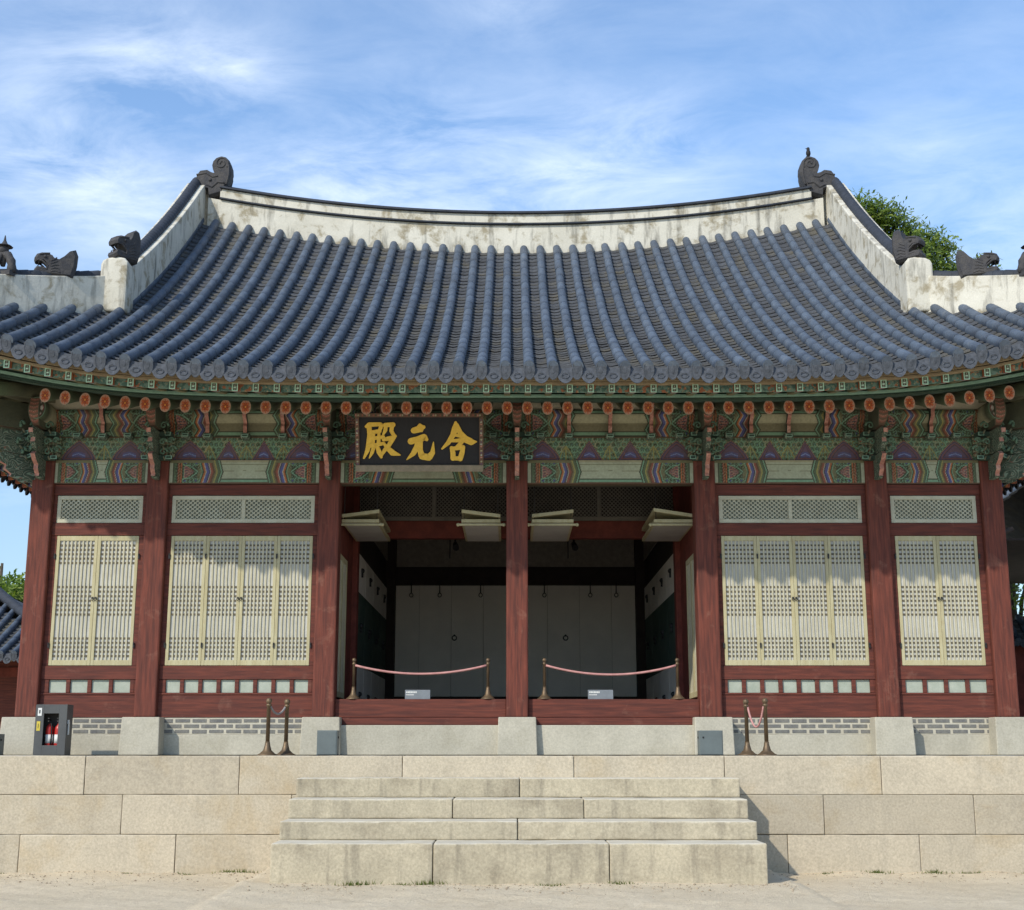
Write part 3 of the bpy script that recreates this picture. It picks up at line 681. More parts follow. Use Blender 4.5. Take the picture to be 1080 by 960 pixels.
# painted beams, boards and purlins, three lengths of bay
def bay_set(W, plain_b, plain_p, peaks):
    bm_ = painted('painted_beam', beam_canvas(W, plain_b), lambda u, v: (u - W / 2, -.10, v), back=.2)
    bd_ = painted('bracket_board', board_canvas(W + .3, [(p[0] + .15 + W / 2, p[1], p[2]) for p in peaks]), lambda u, v: (u - W / 2 - .15, -.04, v), back=.05)
    def psurf(u, v):
        if v < .17: y = -.085
        else: t = (v - .17) / .28; y = -.085 - .115 * math.sin(min(1.0, t * 1.08) * math.pi) ** .7
        return (u - W / 2 - .15, y, v)
    pu_ = painted('painted_purlin', purlin_canvas(W + .3, plain_p), psurf, back=.15)
    return bm_, bd_, pu_
SETS = {'c': bay_set(2.33, 1.00, 1.18, [(-.95, .44, 'd'), (-.29, .34, 't'), (.29, .34, 't'), (.95, .44, 'd')]),
        's': bay_set(2.11, .78, 0.96, [(-.80, .44, 'd'), (-.25, .30, 't'), (.25, .30, 't'), (.80, .44, 'd')]),
        'e': bay_set(1.31, .24, .30, [(-.36, .44, 'd'), (.36, .44, 'd')])}
STEMS = {'c': (-.58, 0, .58), 's': (-.53, 0, .53), 'e': (0,)}
CUPS = {'c': (-.98, .98), 's': (-.84, .84), 'e': (-.36, .36)}
# stem: thin carved plate between board and rafters, pink on its front edge
mb = MB(); prof = [(-.06, 0), (-.12, .01), (-.15, .12), (-.13, .16), (-.24, .25), (-.26, .34), (-.36, .40), (-.38, .50), (-.06, .50)]
mb.prism(prof, -.026, .026, 'yz', 0, {1: 1, 2: 1, 3: 1, 4: 1, 5: 1, 6: 1}); stem0 = mb.build('carved_stem', [M['dkgreen'], M['pink']], hall)
mb = MB(); mb.frustum((0, 0, 0), .075, .10, (0, 0, .03), .12, .13); mb.frustum((0, 0, .03), .12, .13, (0, 0, .085), .12, .13)
mb.box(-.045, .045, -.069, -.066, .028, .070, 1); mb.box(-.035, .035, -.072, -.068, .038, .060, 2); cup0 = mb.build('bearing_block', [M['green'], M['mint'], M['dkgreen']], hall)
first = True
for xa, xb, k in ((-6.65, -5.04, 'e'), (-5.04, -2.63, 's'), (-2.63, 0, 'c'), (0, 2.63, 'c'), (2.63, 5.04, 's'), (5.04, 6.65, 'e')):
    c = (xa + xb) / 2; bm_, bd_, pu_ = SETS[k]
    link('painted_beam', bm_, hall, (c, 0, 3.722)); link('bracket_board', bd_, hall, (c, 0, 4.062)); link('painted_purlin', pu_, hall, (c, 0, 4.41))
    for s in STEMS[k]:
        (again(stem0, (c + s, -.05, 4.41)) if not first else setattr(stem0, 'location', (c + s, -.05, 4.41)))
        again(cup0, (c + s, -.13, 4.345)) if not first else setattr(cup0, 'location', (c + s, -.13, 4.345)); first = False
    for s in CUPS[k]: again(cup0, (c + s, -.13, 4.355))
mb = MB(); mb.box(-6.7, 6.7, -.14, .12, 4.772, 5.4); mb.build('upper_wall', M['soffit'], hall)
mb = MB(); mb.box(-6.65, 6.65, -.08, .08, 4.052, 4.064); mb.build('plate_board', M['dk_red'], hall)

# brackets on the column heads
def scroll_plate(W, H):
    cv = Canvas(W, H, .008, C['green']); rr = random.Random(3)
    for i in range(9):
        for j in range(5):
            u = W * (i + .5) / 9; v = H * (j + .5) / 5
            cv.scroll(u, v, .034, C['green'] if (i + j) % 2 else C['dk'], C['mint'] if (i * j) % 3 else C['tan'], C['blk'] if (i + j) % 3 else C['red'])
    for q in range(5): cv.line([(W * .08, H * (.1 + .18 * q)), (W * .3, H * (.25 + .16 * q)), (W * .5, H * (.1 + .2 * q)), (W * .7, H * (.25 + .16 * q)), (W * .92, H * (.1 + .18 * q))], .010, C['mint'] if q % 2 else C['dk'])
    return cv
beamend_cv = Canvas(.24, .36, .008, C['brown'])
for k in range(6):
    beamend_cv.line([(.02, .05 + k * .058), (.12, .03 + k * .058), (.22, .05 + k * .058)], .014, C['red']); beamend_cv.line([(.02, .064 + k * .058), (.12, .044 + k * .058), (.22, .064 + k * .058)], .006, C['pink'])
    beamend_cv.rect(0, .02, 0, .36, C['dk']); beamend_cv.rect(.22, .24, 0, .36, C['dk'])
beamend_me = painted('beam_end', beamend_cv, lambda u, v: ((u - .12) * .62 - (u - .12) * .25 * max(0, 1 - v / .2) ** 2, -.66 - .05 * math.sin(v / .36 * 3.14) + .10 * max(0, 1 - v / .2) ** 2, v), back=.56)
wing_me = painted('bracket_wing', scroll_plate(.44, .30), lambda u, v: (u - .22, -.15 - .03 * math.sin(u / .44 * 3.14), v + .04 * abs(u - .22) / .22), back=.05)
mb = MB()
low = [(-.1, .05), (-.33, .04), (-.40, .06), (-.39, .09), (-.46, .15), (-.45, .21), (-.55, .26), (-.62, .33), (-.56, .37), (-.1, .37)]
mb.prism(low, -.030, .030, 'yz', 0, {2: 1, 3: 1, 4: 1, 5: 1, 6: 1, 7: 1})
up = [(-.1, .39), (-.40, .39), (-.56, .42), (-.66, .49), (-.64, .55), (-.75, .60), (-.76, .66), (-.66, .70), (-.1, .71)]
mb.prism(up, -.030, .030, 'yz', 0, {3: 1, 5: 1})
for sx in (-1, 1):
    for (x, z, r_, y) in ((.10, .42, .060, -.30), (.21, .47, .055, -.25), (.10, .55, .055, -.36), (.19, .59, .045, -.28), (.10, .79, .06, -.34)):
        mb.tube([(sx * (x + r_ * (1 - q / 16) * math.cos(q * .55)), y - .012 * q / 8, z + r_ * (1 - q / 16) * math.sin(q * .55)) for q in range(15)], [.017 - .0006 * q for q in range(15)], 6, 2)
        mb.tube([(sx * x, y + .01, z - r_), (sx * (x + .02), y + .03, z - r_ - .05)], .013, 5, 3)
brk0 = mb.build('column_bracket', [M['green'], M['pink'], M['mint_dull'], M['olive']], hall, (CX[0], 0, 3.715))
mb = MB(); mb.box(-.17, .17, -.26, -.16, .32, .38); mb.box(-.20, .20, -.30, -.16, .65, .71)
for sx in (-1, 1):
    mb.box(sx * .17 - .045, sx * .17 + .045, -.270, -.26, .325, .375, 1); mb.box(sx * .15 - .04, sx * .15 + .04, -.310, -.30, .655, .705, 1)
    mb.box(sx * .17 - .03, sx * .17 + .03, -.276, -.268, .335, .365, 2); mb.box(sx * .15 - .028, sx * .15 + .028, -.316, -.308, .663, .697, 2)
mb.build('bracket_block', [M['dkgreen'], M['mint'], M['dkgreen']], brk0)
link('bracket_wing', wing_me, brk0, (0, 0, .36))
link('beam_end', beamend_me, brk0, (0, 0, .74))
for x in CX[1:]: again(brk0, (x, 0, 3.715))
for sx in (-1, 1):                                                      # corner columns carry brackets sideways and on the diagonal
    c = again(brk0, (sx * 6.65, 0, 3.715), R(-90) if sx < 0 else R(90))
    c = again(brk0, (sx * 6.65, 0, 3.715), R(-45) if sx < 0 else R(45)); c.scale = (1.0, 1.35, 1.0)
    for y in (2.55, 5.05, 7.55): again(brk0, (sx * 6.65, y, 3.715), R(-90) if sx < 0 else R(90))
# purlin ends crossing at the corners: round end with a dark flower
cv = Canvas(.36, .36, .009, C['dk'])
def disc_me(name, r, petals, cols, depth, n=40, rings=12):
    vs, fs, co = [], [], []
    for i in range(rings + 1):
        rr_ = r * i / rings
        for k in range(n):
            t = 2 * math.pi * k / n; vs.append((rr_ * math.cos(t), 0, rr_ * math.sin(t))); co.append(cols(i / rings, t))
    for i in range(rings):
        for k in range(n): fs.append((i * n + k, i * n + (k + 1) % n, (i + 1) * n + (k + 1) % n, (i + 1) * n + k))
    return vs, fs, co
def fl_orange(q, t):
    w = abs(math.cos(4 * t))
    if q > .88: return S(172, 136, 116)
    if q < .20: return S(214, 140, 66)
    if q < .26: return S(120, 50, 40)
    if q < .55 + .3 * w: return S(178, 92, 56) if w > .45 else S(126, 58, 42)
    return S(178, 138, 116)
def fl_dark(q, t):
    w = abs(math.cos(3 * t))
    if q > .93: return C['mint']
    if q > .82: return C['blk']
    if q < .2: return C['red']
    if .35 < q < .42 + .33 * w and w > .55: return S(190, 180, 170)
    return C['blk'] if w < .7 else S(120, 60, 60)
def rafter_mesh(name, L, r, slope, fl, n=20, rings=9, body=None):
    vs, fs, co = [], [], []
    a, b, c_ = disc_me(name, r, 8, fl, 0, n, rings); vs += [(p_[0] * .92, p_[1], p_[2] * 1.24) for p_ in a]; fs += b; co += c_
    o = len(vs)
    for j in range(5):
        y = L * j / 4
        for k in range(n):
            t = 2 * math.pi * k / n; vs.append((r * .92 * math.cos(t), y + .002 * (j == 0), slope * y + r * 1.24 * math.sin(t)))
            co.append(C['green'] if j == 0 else (C['dk'] if j == 1 else (body or C['olive'])))
    for j in range(4):
        for k in range(n): fs.append((o + j * n + k, o + j * n + (k + 1) % n, o + (j + 1) * n + (k + 1) % n, o + (j + 1) * n + k))
    me = bpy.data.meshes.new(name); me.from_pydata(vs, [], fs)
    at = me.color_attributes.new('Col', 'FLOAT_COLOR', 'POINT'); at.data.foreach_set('color', [q for c3 in co for q in (*c3, 1.0)])
    me.materials.append(M['paint']); me.update(); return me
for sx in (-1, 1):
    link('purlin_end', rafter_mesh('purlin_end', .6, .125, 0, fl_dark, 28, 14, C['tan']), hall, (sx * 6.62, -.66, 4.68))
    me = rafter_mesh('purlin_end_side', .62, .125, 0, fl_dark, 28, 14, C['tan'])
    link('purlin_end', me, hall, (sx * 7.33, .0, 4.68), 0, R(-90) if sx < 0 else R(90))

# ------------------------------------------------------------------ roof form
EY, RY, YC, KX = -2.3, 4.83, 5.05, 8.8         # eave, foot of the ridge, ridge axis, corner
def lift(a):
    a = abs(a)
    return .34 * (a / 6.4) ** 5 if a < 6.4 else .34 + .27 * (a - 6.4)
def Hq(a, d):                                    # a: distance from the middle along the eave, d: distance in from the eave
    e = lift(a); top = 9.06 + .56 * (min(a, 9) / 5.8) ** 2
    q = d / 7.13; gq = .70 * q + .30 * q * q
    return 4.80 + e + (top - 4.80 - e) * gq
def Hf(x, y): return Hq(abs(x), y - EY)
def Hs(x, y):                                    # side slopes
    c = min(y - EY, (2 * YC - EY) - y); return Hq(max(0, KX - c), KX - abs(x))
# rafters
RSP = .267
ra_me = rafter_mesh('rafter', 1.75, .078, .34, fl_orange)
nr = 0
for i in range(-24, 25):
    x = (i + .5) * RSP
    if abs(x) > 6.75: continue
    link('rafter', ra_me, hall, (x, -1.36, 4.502 + .55 * lift(x)))
fan_me = rafter_mesh('fan_rafter', 2.2, .078, .22, fl_orange)
for sx in (-1, 1):
    for k in range(6):
        ex = 6.95 + k * .27; ey = -1.36 - .02 * k
        ang = math.atan2(sx * (ex - 6.45), -ey + .45)
        link('rafter', fan_me, hall, (sx * ex, ey, 4.502 + .55 * lift(ex)), 0, ang)
    for k in range(34):                                                 # side eaves
        y = -1.1 + k * .33
        if y < 9.9: link('rafter', ra_me, hall, (sx * (KX - .95), y, 4.502 + .55 * lift(max(0, KX - min(y - EY, 12.4 - y)))), 0, R(-90) if sx < 0 else R(90))
# flying rafters
def flying_mesh():
    L, w, h = .85, .078, .112
    cvf = Canvas(w, h, .0095, C['dk']); cvf.rect(0, w, 0, h, S(178, 216, 190)); cvf.rect(.013, w - .013, .012, h - .012, C['dk'])
    cvf.rect(.020, w - .020, .046, .064, S(200, 226, 205)); cvf.rect(.030, w - .030, .022, .036, C['white']); cvf.rect(.030, w - .030, .074, .090, C['white'])
    me = painted('flying_rafter', cvf, lambda u, v: (u - w / 2, 0, v), back=.0)
    vs = [(-w / 2, .001, 0), (w / 2, .001, 0), (w / 2, .001, h), (-w / 2, .001, h)]; col = []
    v2, f2, c2 = [], [], []
    stripes = ['red', 'orange', 'dk', 'blue', 'white', 'green', 'green', 'dk', 'olive', 'olive', 'olive']
    for j, cc in enumerate(stripes):
        y0, y1 = (.001 + .035 * j, .001 + .035 * (j + 1)) if j < 10 else (.351, L)
        o = len(v2)
        for y in (y0, y1):
            for px_, pz_ in ((-w / 2, 0), (w / 2, 0), (w / 2, h), (-w / 2, h)): v2.append((px_, y, pz_ + .19 * y)); c2.append(C[cc])
        for k in range(4): f2.append((o + k, o + (k + 1) % 4, o + 4 + (k + 1) % 4, o + 4 + k))
    base_v = [tuple(v.co) for v in me.vertices]; base_f = [tuple(p.vertices) for p in me.polygons]
    bc = [tuple(d.color)[:3] for d in me.color_attributes['Col'].data]
    n0 = len(base_v); me2 = bpy.data.meshes.new('flying_rafter')
    me2.from_pydata(base_v + v2, [], base_f + [tuple(i + n0 for i in f) for f in f2])
    at = me2.color_attributes.new('Col', 'FLOAT_COLOR', 'POINT'); at.data.foreach_set('color', [q for c3 in bc + c2 for q in (*c3, 1.0)])
    me2.materials.append(M['paint']); return me2
fl_me = flying_mesh()
for i in range(-32, 32):
    x = (i + .5) * RSP
    if abs(x) < 8.5:
        ang = 0 if abs(x) < 6.3 else math.copysign((abs(x) - 6.3) * .28, x)
        link('flying_rafter', fl_me, hall, (x, -2.08, 4.520 + .86 * lift(x)), 0, ang)
for sx in (-1, 1):
    for k in range(42):
        y = EY + .4 + k * .33
        if y < 12: link('flying_rafter', fl_me, hall, (sx * (KX - .22), y, 4.520 + .86 * lift(max(0, KX - min(y - EY, 12.4 - y)))), 0, R(-90) if sx < 0 else R(90))
def eave_strip(name, y, z, h, t, kf, m, side=True, mats=None):
    """a strip running under the whole eave, following its curve"""
    mb = MB()
    def run(pts, nrm):
        for (p, q) in zip(pts[:-1], pts[1:]):
            vs = []
            for P in (p, q):
                P = Vector(P); N = Vector(nrm)
                for dz, dy in ((0, 0), (h, 0), (h, t), (0, t)): vs.append(P + N * dy + Vector((0, 0, dz)))
            mb.add(vs, [(0, 4, 5, 1), (1, 5, 6, 2), (2, 6, 7, 3), (3, 7, 4, 0)], 0)
    off = y - EY; xs = np.linspace(-KX + off, KX - off, 61)
    run([(x, y, z + kf * lift(x)) for x in xs], (0, 1, 0))
    for sx in (-1, 1):
        ys = np.linspace(EY + off + .003, 12.4 - off, 41)
        run([(sx * (KX - off), yy, z + kf * lift(max(0, KX - min(yy - EY, 12.4 - yy)))) for yy in ys], (-sx, 0, 0))
    return mb.build(name, m, hall)
eave_strip('rafter_fascia', -1.40, 4.585, .035, .10, .70, M['dkgreen'])
eave_strip('fascia_moulding', -1.47, 4.626, .030, .15, .72, M['mint'])
eave_strip('fascia_cap', -1.41, 4.656, .045, .12, .74, M['dkgreen'])
eave_strip('flying_fascia', -2.13, 4.625, .025, .10, .86, M['mold'])
def board_paint():
    m, t_, b = make_mat('painted_infill'); n = NT(t_); v = n.coords(rnd=False)
    c = n.mix(n.ramp(n.noise(v, 22, 2), .45, .52), (0.08, 0.16, 0.13), (0.17, 0.27, 0.22)); c = n.mix(n.ramp(n.noise(v, 15, 1), .58, .61), c, (0.36, 0.14, 0.07)); c = n.mix(n.ramp(n.noise(v, 30, 2), .62, .66), c, (0.40, 0.34, 0.20))
    n.link(c, b.inputs['Base Color']); b.inputs['Roughness'].default_value = .85; return m
eave_strip('infill_board', -1.99, 4.545, .10, .02, .87, board_paint())
eave_strip('tile_board', -2.16, 4.655, .085, .14, .90, M['mold'])
# soffit sheets
mb = MB(); xs = np.linspace(-KX + .2, KX - .2, 61)
for (ya, za, ka), (yb, zb, kb), m in (((-2.10, 4.655, .88), (-1.36, 4.76, .76), 0), ((-1.42, 4.61, .62), (-.95, 4.77, .55), 2), ((-.95, 4.77, .55), (.4, 5.24, .5), 2)):
    for x0, x1 in zip(xs[:-1], xs[1:]):
        if KX - max(abs(x0), abs(x1)) < yb - EY - .15: continue
        mb.add([(x0, ya, za + ka * lift(x0)), (x1, ya, za + ka * lift(x1)), (x1, yb, zb + kb * lift(x1)), (x0, yb, zb + kb * lift(x0))], [(0, 1, 2, 3)], m)
ys = np.linspace(EY + .2, 12.2, 41)
for sx in (-1, 1):
    for (da, za, ka), (db, zb, kb), m in (((.2, 4.655, .88), (.94, 4.76, .76), 0), ((.88, 4.61, .62), (1.35, 4.77, .55), 1), ((1.35, 4.77, .55), (2.6, 5.24, .5), 1)):
        for y0, y1 in zip(ys[:-1], ys[1:]):
            if min(y0 - EY, 12.4 - y1) < db - .15: continue
            l0 = lift(max(0, KX - min(y0 - EY, 12.4 - y0))); l1 = lift(max(0, KX - min(y1 - EY, 12.4 - y1)))
            mb.add([(sx * (KX - da), y0, za + ka * l0 + .004), (sx * (KX - da), y1, za + ka * l1 + .004), (sx * (KX - db), y1, zb + kb * l1 + .004), (sx * (KX - db), y0, zb + kb * l0 + .004)], [(0, 1, 2, 3)], m)
mb.build('soffit', [M['green'], M['olive'], M['soffit']], hall, recalc=False)
# hip rafter at each corner
for sx in (-1, 1):
    mb = MB(); mb.bar((sx * 6.3, .35, 5.0), (sx * 8.4, -1.9, 5.12), .30, .28); mb.build('hip_rafter', M['olive'], hall)

# tiles
def tile_slope(mb, rows, y0, yend, P, sp, first_pan=True, tl=.42, ex=.165, r=.070, drip=True, m=(0, 1, 2)):
    """rows: positions along the eave; P(a, y)->Vector; a along the eave, y up the slope"""
    def frame(a, y, e=.02):
        p = P(a, y); q = P(a, y + e); d = (q - p).normalized(); sd = (P(a + e, y) - p); sd = (sd - d * sd.dot(d)).normalized()
        up = sd.cross(d)
        if up.z < 0: up = -up
        return p, d, sd, up
    for a in rows:
        ye = yend(a)
        if ye - y0 < .15: continue
        L = ye - y0; n = max(1, int(round(L / (tl * .88)))); jit = rng.uniform(-.008, .008)
        for k in range(n):
            ya = y0 + L * k / n - (.075 if k == 0 else 0); yb = y0 + L * (k + 1) / n + .01
            ym = (ya + yb) / 2; o = len(mb.v); wob = rng.uniform(-.0035, .0035)
            for y, rr_ in ((ya, r * 1.022), (ym, r * 1.004), (yb, r * .985)):
                p, d, sd, up = frame(a, y)
                for j in range(9):
                    t = math.pi * (-.12 + 1.24 * j / 8)
                    mb.v.append(tuple(p + sd * (math.cos(t) * rr_ + jit + wob) + up * (math.sin(t) * rr_ * 1.05 + .012)))
            for i in range(2):
                for j in range(8): mb.f.append((o + i * 9 + j, o + i * 9 + j + 1, o + (i + 1) * 9 + j + 1, o + (i + 1) * 9 + j)); mb.m.append(m[0]); mb.s.append(True)
            mb.f.append(tuple(o + j for j in range(9))); mb.m.append(m[0]); mb.s.append(False)
        p, d, sd, up = frame(a, y0)                                    # round end tile, a disc with a raised rim and boss
        c = p - d * .080 - up * .034
        nn = 14; o = len(mb.v); rad = [(1.0, .0), (1.0, -.014), (.88, -.016), (.80, -.011), (.36, -.011), (.30, -.015), (0, -.016)]
        fd = d.copy(); fu = (Vector((0, 0, 1)) - fd * fd.z * .55).normalized()
        for q, off in rad:
            for k in range(nn):
                t = 2 * math.pi * k / nn; mb.v.append(tuple(c + fd * off + (sd * math.cos(t) * r * 1.0 + fu * (math.sin(t) * r * 1.78)) * q))
        for i in range(len(rad) - 1):
            for k in range(nn): mb.f.append((o + i * nn + k, o + i * nn + (k + 1) % nn, o + (i + 1) * nn + (k + 1) % nn, o + (i + 1) * nn + k)); mb.m.append(m[2] if i > 0 else m[0]); mb.s.append(False)
    for a in rows:                                                     # pans to the right of each row, one row missing at the end
        a2 = a + sp; ye = min(yend(a + .02), yend(a2 - .02))
        if a + sp / 2 > max(rows) + sp * .6: continue
        L = ye - y0
        if L < .1: continue
        n = max(1, int(round(L / ex))); o = len(mb.v)
        jt = [rng.uniform(-.005, .005) for _ in range(n + 1)]
        for k in range(n):
            yk = y0 - .02 + L * k / n; yn = y0 - .02 + L * (k + 1) / n + (.045 if k < n - 1 else 0)
            for (y, off) in ((yk + .012, .014 + jt[k]), (yk, .020 + jt[k]), (yk + .006, .042 + jt[k]), (yn, 0.0)):
                for j in range(5):
                    t = j / 4; p = P(a + sp * t, y)
                    mb.v.append((p.x, p.y, p.z - .050 * (1 - (2 * t - 1) ** 2) + off - .012))
        for k in range(4 * n - 1):
            for j in range(4): mb.f.append((o + k * 5 + j, o + k * 5 + j + 1, o + (k + 1) * 5 + j + 1, o + (k + 1) * 5 + j)); mb.m.append(m[1]); mb.s.append(False)
        if drip:                                                       # hanging tongue tile
            p = P(a + sp / 2, y0); d = (P(a + sp / 2, y0 + .1) - p).normalized(); sd = (P(a + sp / 2 + .05, y0) - p).normalized()
            nn = 10; c0 = p - d * .030; hz = Vector((0, 0, 1)); hd = Vector((d.x, d.y, 0)).normalized()
            o = len(mb.v)
            for lay, dd in ((0, 0.0), (1, .022)):
                for k in range(nn + 1):
                    t = math.pi + math.pi * k / nn
                    mb.v.append(tuple(c0 + hd * (dd - .035 * (1 + math.sin(t)) * 0) + sd * (math.cos(t) * sp * .40) + hz * (math.sin(t) * .215 - .012) + hd * (.05 * math.sin(t))))
                for k in range(nn + 1):
                    t = math.cos(math.pi + math.pi * k / nn); mb.v.append(tuple(c0 + hd * dd + sd * (t * sp * .42) + hz * (-.03 * (1 - t * t) + .012)))
            for k in range(nn):
                mb.f.append((o + k, o + k + 1, o + nn + 1 + k + 1, o + nn + 1 + k)); mb.m.append(m[2]); mb.s.append(False)
                q = 2 * (nn + 1); mb.f.append((o + k, o + q + k, o + q + k + 1, o + k + 1)); mb.m.append(m[2]); mb.s.append(False)
            q = nn + 1                                                  # joins to the pan
            cc = c0 + hz * -.125 + hd * -.038; nn2 = 8; o2 = len(mb.v)  # small raised boss
            for q_, off in ((.62, 0), (.55, -.005), (.50, -.005), (.44, .001)):
                for k in range(nn2):
                    t = 2 * math.pi * k / nn2; mb.v.append(tuple(cc + hd * off + sd * (math.cos(t) * .09 * q_) + hz * (math.sin(t) * .07 * q_)))
            for i in range(3):
                for k in range(nn2): mb.f.append((o2 + i * nn2 + k, o2 + i * nn2 + (k + 1) % nn2, o2 + (i + 1) * nn2 + (k + 1) % nn2, o2 + (i + 1) * nn2 + k)); mb.m.append(m[2]); mb.s.append(False)
SPT = .300
rmb = MB()
rows = [(i + .5) * SPT for i in range(-29, 29)]
def yend_f(x): return RY + .02 if abs(x) < 5.86 else EY + (KX - abs(x)) - .02
tile_slope(rmb, rows, EY, yend_f, lambda a, y: Vector((a, y, Hf(a, y))), SPT)
for sx in (-1, 1):
    rws = [YC + (i + .5) * SPT for i in range(-24, 24)]
    def ye_s(y, sx=sx): return -KX + min(KX - 5.95, min(y - EY, 12.4 - y)) - .02
    tile_slope(rmb, rws, -KX, ye_s, lambda a, q, sx=sx: Vector((-sx * q if sx > 0 else q, a, Hs(q, a))), SPT)
xs = np.linspace(-KX, KX, 45)                                            # back slope, out of sight
for x0, x1 in zip(xs[:-1], xs[1:]):
    for q0, q1 in zip(np.linspace(0, 1, 9)[:-1], np.linspace(0, 1, 9)[1:]):
        def bp(x, q):
            dmax = 7.13 if abs(x) < 5.86 else KX - abs(x); d = q * dmax; return (x, 2 * YC - EY - d, Hq(abs(x), d))
        rmb.add([bp(x0, q0), bp(x1, q0), bp(x1, q1), bp(x0, q1)], [(0, 1, 2, 3)], 0)
roof = rmb.build('roof', [M['tile'], M['pan'], M['tile_end']], hall, recalc=False)

# main ridge, swaged of lime plaster with a cap of tiles
mb = MB(); xs = np.linspace(-5.72, 5.72, 61)
def ridge_run(xs, y0, y1, zlo, zhi, m):
    for a, b in zip(xs[:-1], xs[1:]):
        vs = [(x, y, z) for x in (a, b) for (y, z) in ((y0, zlo(x)), (y1, zlo(x)), (y1, zhi(x)), (y0, zhi(x)))]
        mb.add(vs, [(0, 4, 7, 3), (3, 7, 6, 2), (2, 6, 5, 1), (1, 5, 4, 0)], m)
    for x, f in ((xs[0], (0, 3, 2, 1)), (xs[-1], (0, 1, 2, 3))):
        mb.add([(x, y0, zlo(x)), (x, y1, zlo(x)), (x, y1, zhi(x)), (x, y0, zhi(x))], [f], m)
zt = lambda x: 9.83 + .50 * (abs(x) / 5.45) ** 2
ridge_run(xs, YC - .20, YC + .20, lambda x: Hq(abs(x), 7.13) - .35, lambda x: zt(x) - .275, 0)
x2 = np.linspace(-5.50, 5.50, 57)
ridge_run(x2, YC - .255, YC + .255, lambda x: zt(x) - .272, lambda x: zt(x) - .240, 1)
ridge_run(x2, YC - .215, YC + .215, lambda x: zt(x) - .238, lambda x: zt(x) - .062, 0)
ridge_run(x2, YC - .27, YC + .27, lambda x: zt(x) - .060, lambda x: zt(x) - .022, 1)
mb.tube([(x, YC, zt(x) - .02) for x in x2], .105, 10, 1)
mb.build('main_ridge', [M['plaster'], M['dark_tile']], roof, bevel=0.008)
# descending ridges, corner ridges
def ridge_path(mb, path, base_w, hgt, drop=.5):
    """path: list of (point on roof, height); plaster wall with a tile roll on top"""
    pts = [Vector(p) for p, h in path]; hs = [h for p, h in path]; n = len(pts); o = len(mb.v)
    prof = [(-.5, 'b'), (-.5, 't'), (.5, 't'), (.5, 'b')]
    for i, p in enumerate(pts):
        d = pts[min(i + 1, n - 1)] - pts[max(i - 1, 0)]; d.z = 0; d.normalize(); sd = Vector((d.y, -d.x, 0))
        for k, w in prof: mb.v.append(tuple(p + sd * (k * base_w) + Vector((0, 0, hs[i] if w == 't' else -drop))))
    for i in range(n - 1):
        for k in range(4): mb.f.append((o + i * 4 + k, o + i * 4 + (k + 1) % 4, o + (i + 1) * 4 + (k + 1) % 4, o + (i + 1) * 4 + k)); mb.m.append(0); mb.s.append(False)
    for e in (0, n - 1): mb.f.append(tuple(o + e * 4 + k for k in range(4))); mb.m.append(0); mb.s.append(False)
    for i in range(n - 1):                                              # tile roll in short lengths
        a = pts[i] + Vector((0, 0, hs[i] + .02)); b = pts[i + 1] + Vector((0, 0, hs[i + 1] + .02)); d = b - a; m_ = 3
        for k in range(m_): mb.tube([a + d * (k / m_), a + d * ((k + 1) / m_ + .02)], [.098, .090], 10, 1)
for sx in (-1, 1):
    mb = MB(); path = []
    for y in np.linspace(YC - .1, .62, 15):
        t = (YC - y) / (YC - .5); path.append(((sx * 5.97, y, Hf(5.8, min(y, RY + .1))), .74 - .10 * t))
    ridge_path(mb, path, .36, .7)
    mb.build('descending_ridge', [M['plaster'], M['dark_tile']], roof, bevel=0.015)
    mb = MB()                                                            # rounded pier that ends it
    zb = Hf(5.95, .5) - .15
    prof = [(-.20, 0), (.20, 0), (.20, .74), (.17, .80), (.10, .835), (-.06, .85), (-.15, .83), (-.20, .77)]
    mb.prism([(sx * a, b) for a, b in prof], -.20, .22, 'xz'); mb.build('ridge_pier', M['plaster'], roof, (sx * 5.96, .42, zb), 0.035)
    mb = MB(); path = []
    for t in np.linspace(.12, 2.75, 9): path.append(((sx * (5.97 + t), .57 - t, Hf(5.97 + t, EY + (KX - 5.97 - t) + .02)), .46 - .03 * t))
    ridge_path(mb, path, .34, .5); mb.build('corner_ridge', [M['plaster'], M['dark_tile']], roof, bevel=0.015)
    for y0_, in ((YC + .1,),):
        mb = MB(); path = [((sx * 5.97, y, Hf(5.8, min(2 * YC - y, RY + .1))), .7) for y in np.linspace(YC + .1, 9.5, 9)]
        ridge_path(mb, path, .36, .7); mb.build('descending_ridge', [M['plaster'], M['dark_tile']], roof)
    # gable wall under the ridge ends
    zg = Hq(5.9, 7.1); mb = MB()
    pr = [(y, Hf(5.7, min(y, RY))) for y in np.linspace(.9, YC, 8)]; pr += [(2 * YC - a, b) for a, b in pr[-2::-1]]
    lowp = [(9.2, 5.9), (.9, 5.9)]
    mb.prism([(a, b) for a, b in pr] + lowp, sx * 5.93, sx * 6.0, 'yz'); mb.build('gable_wall', M['dk_red'], roof)

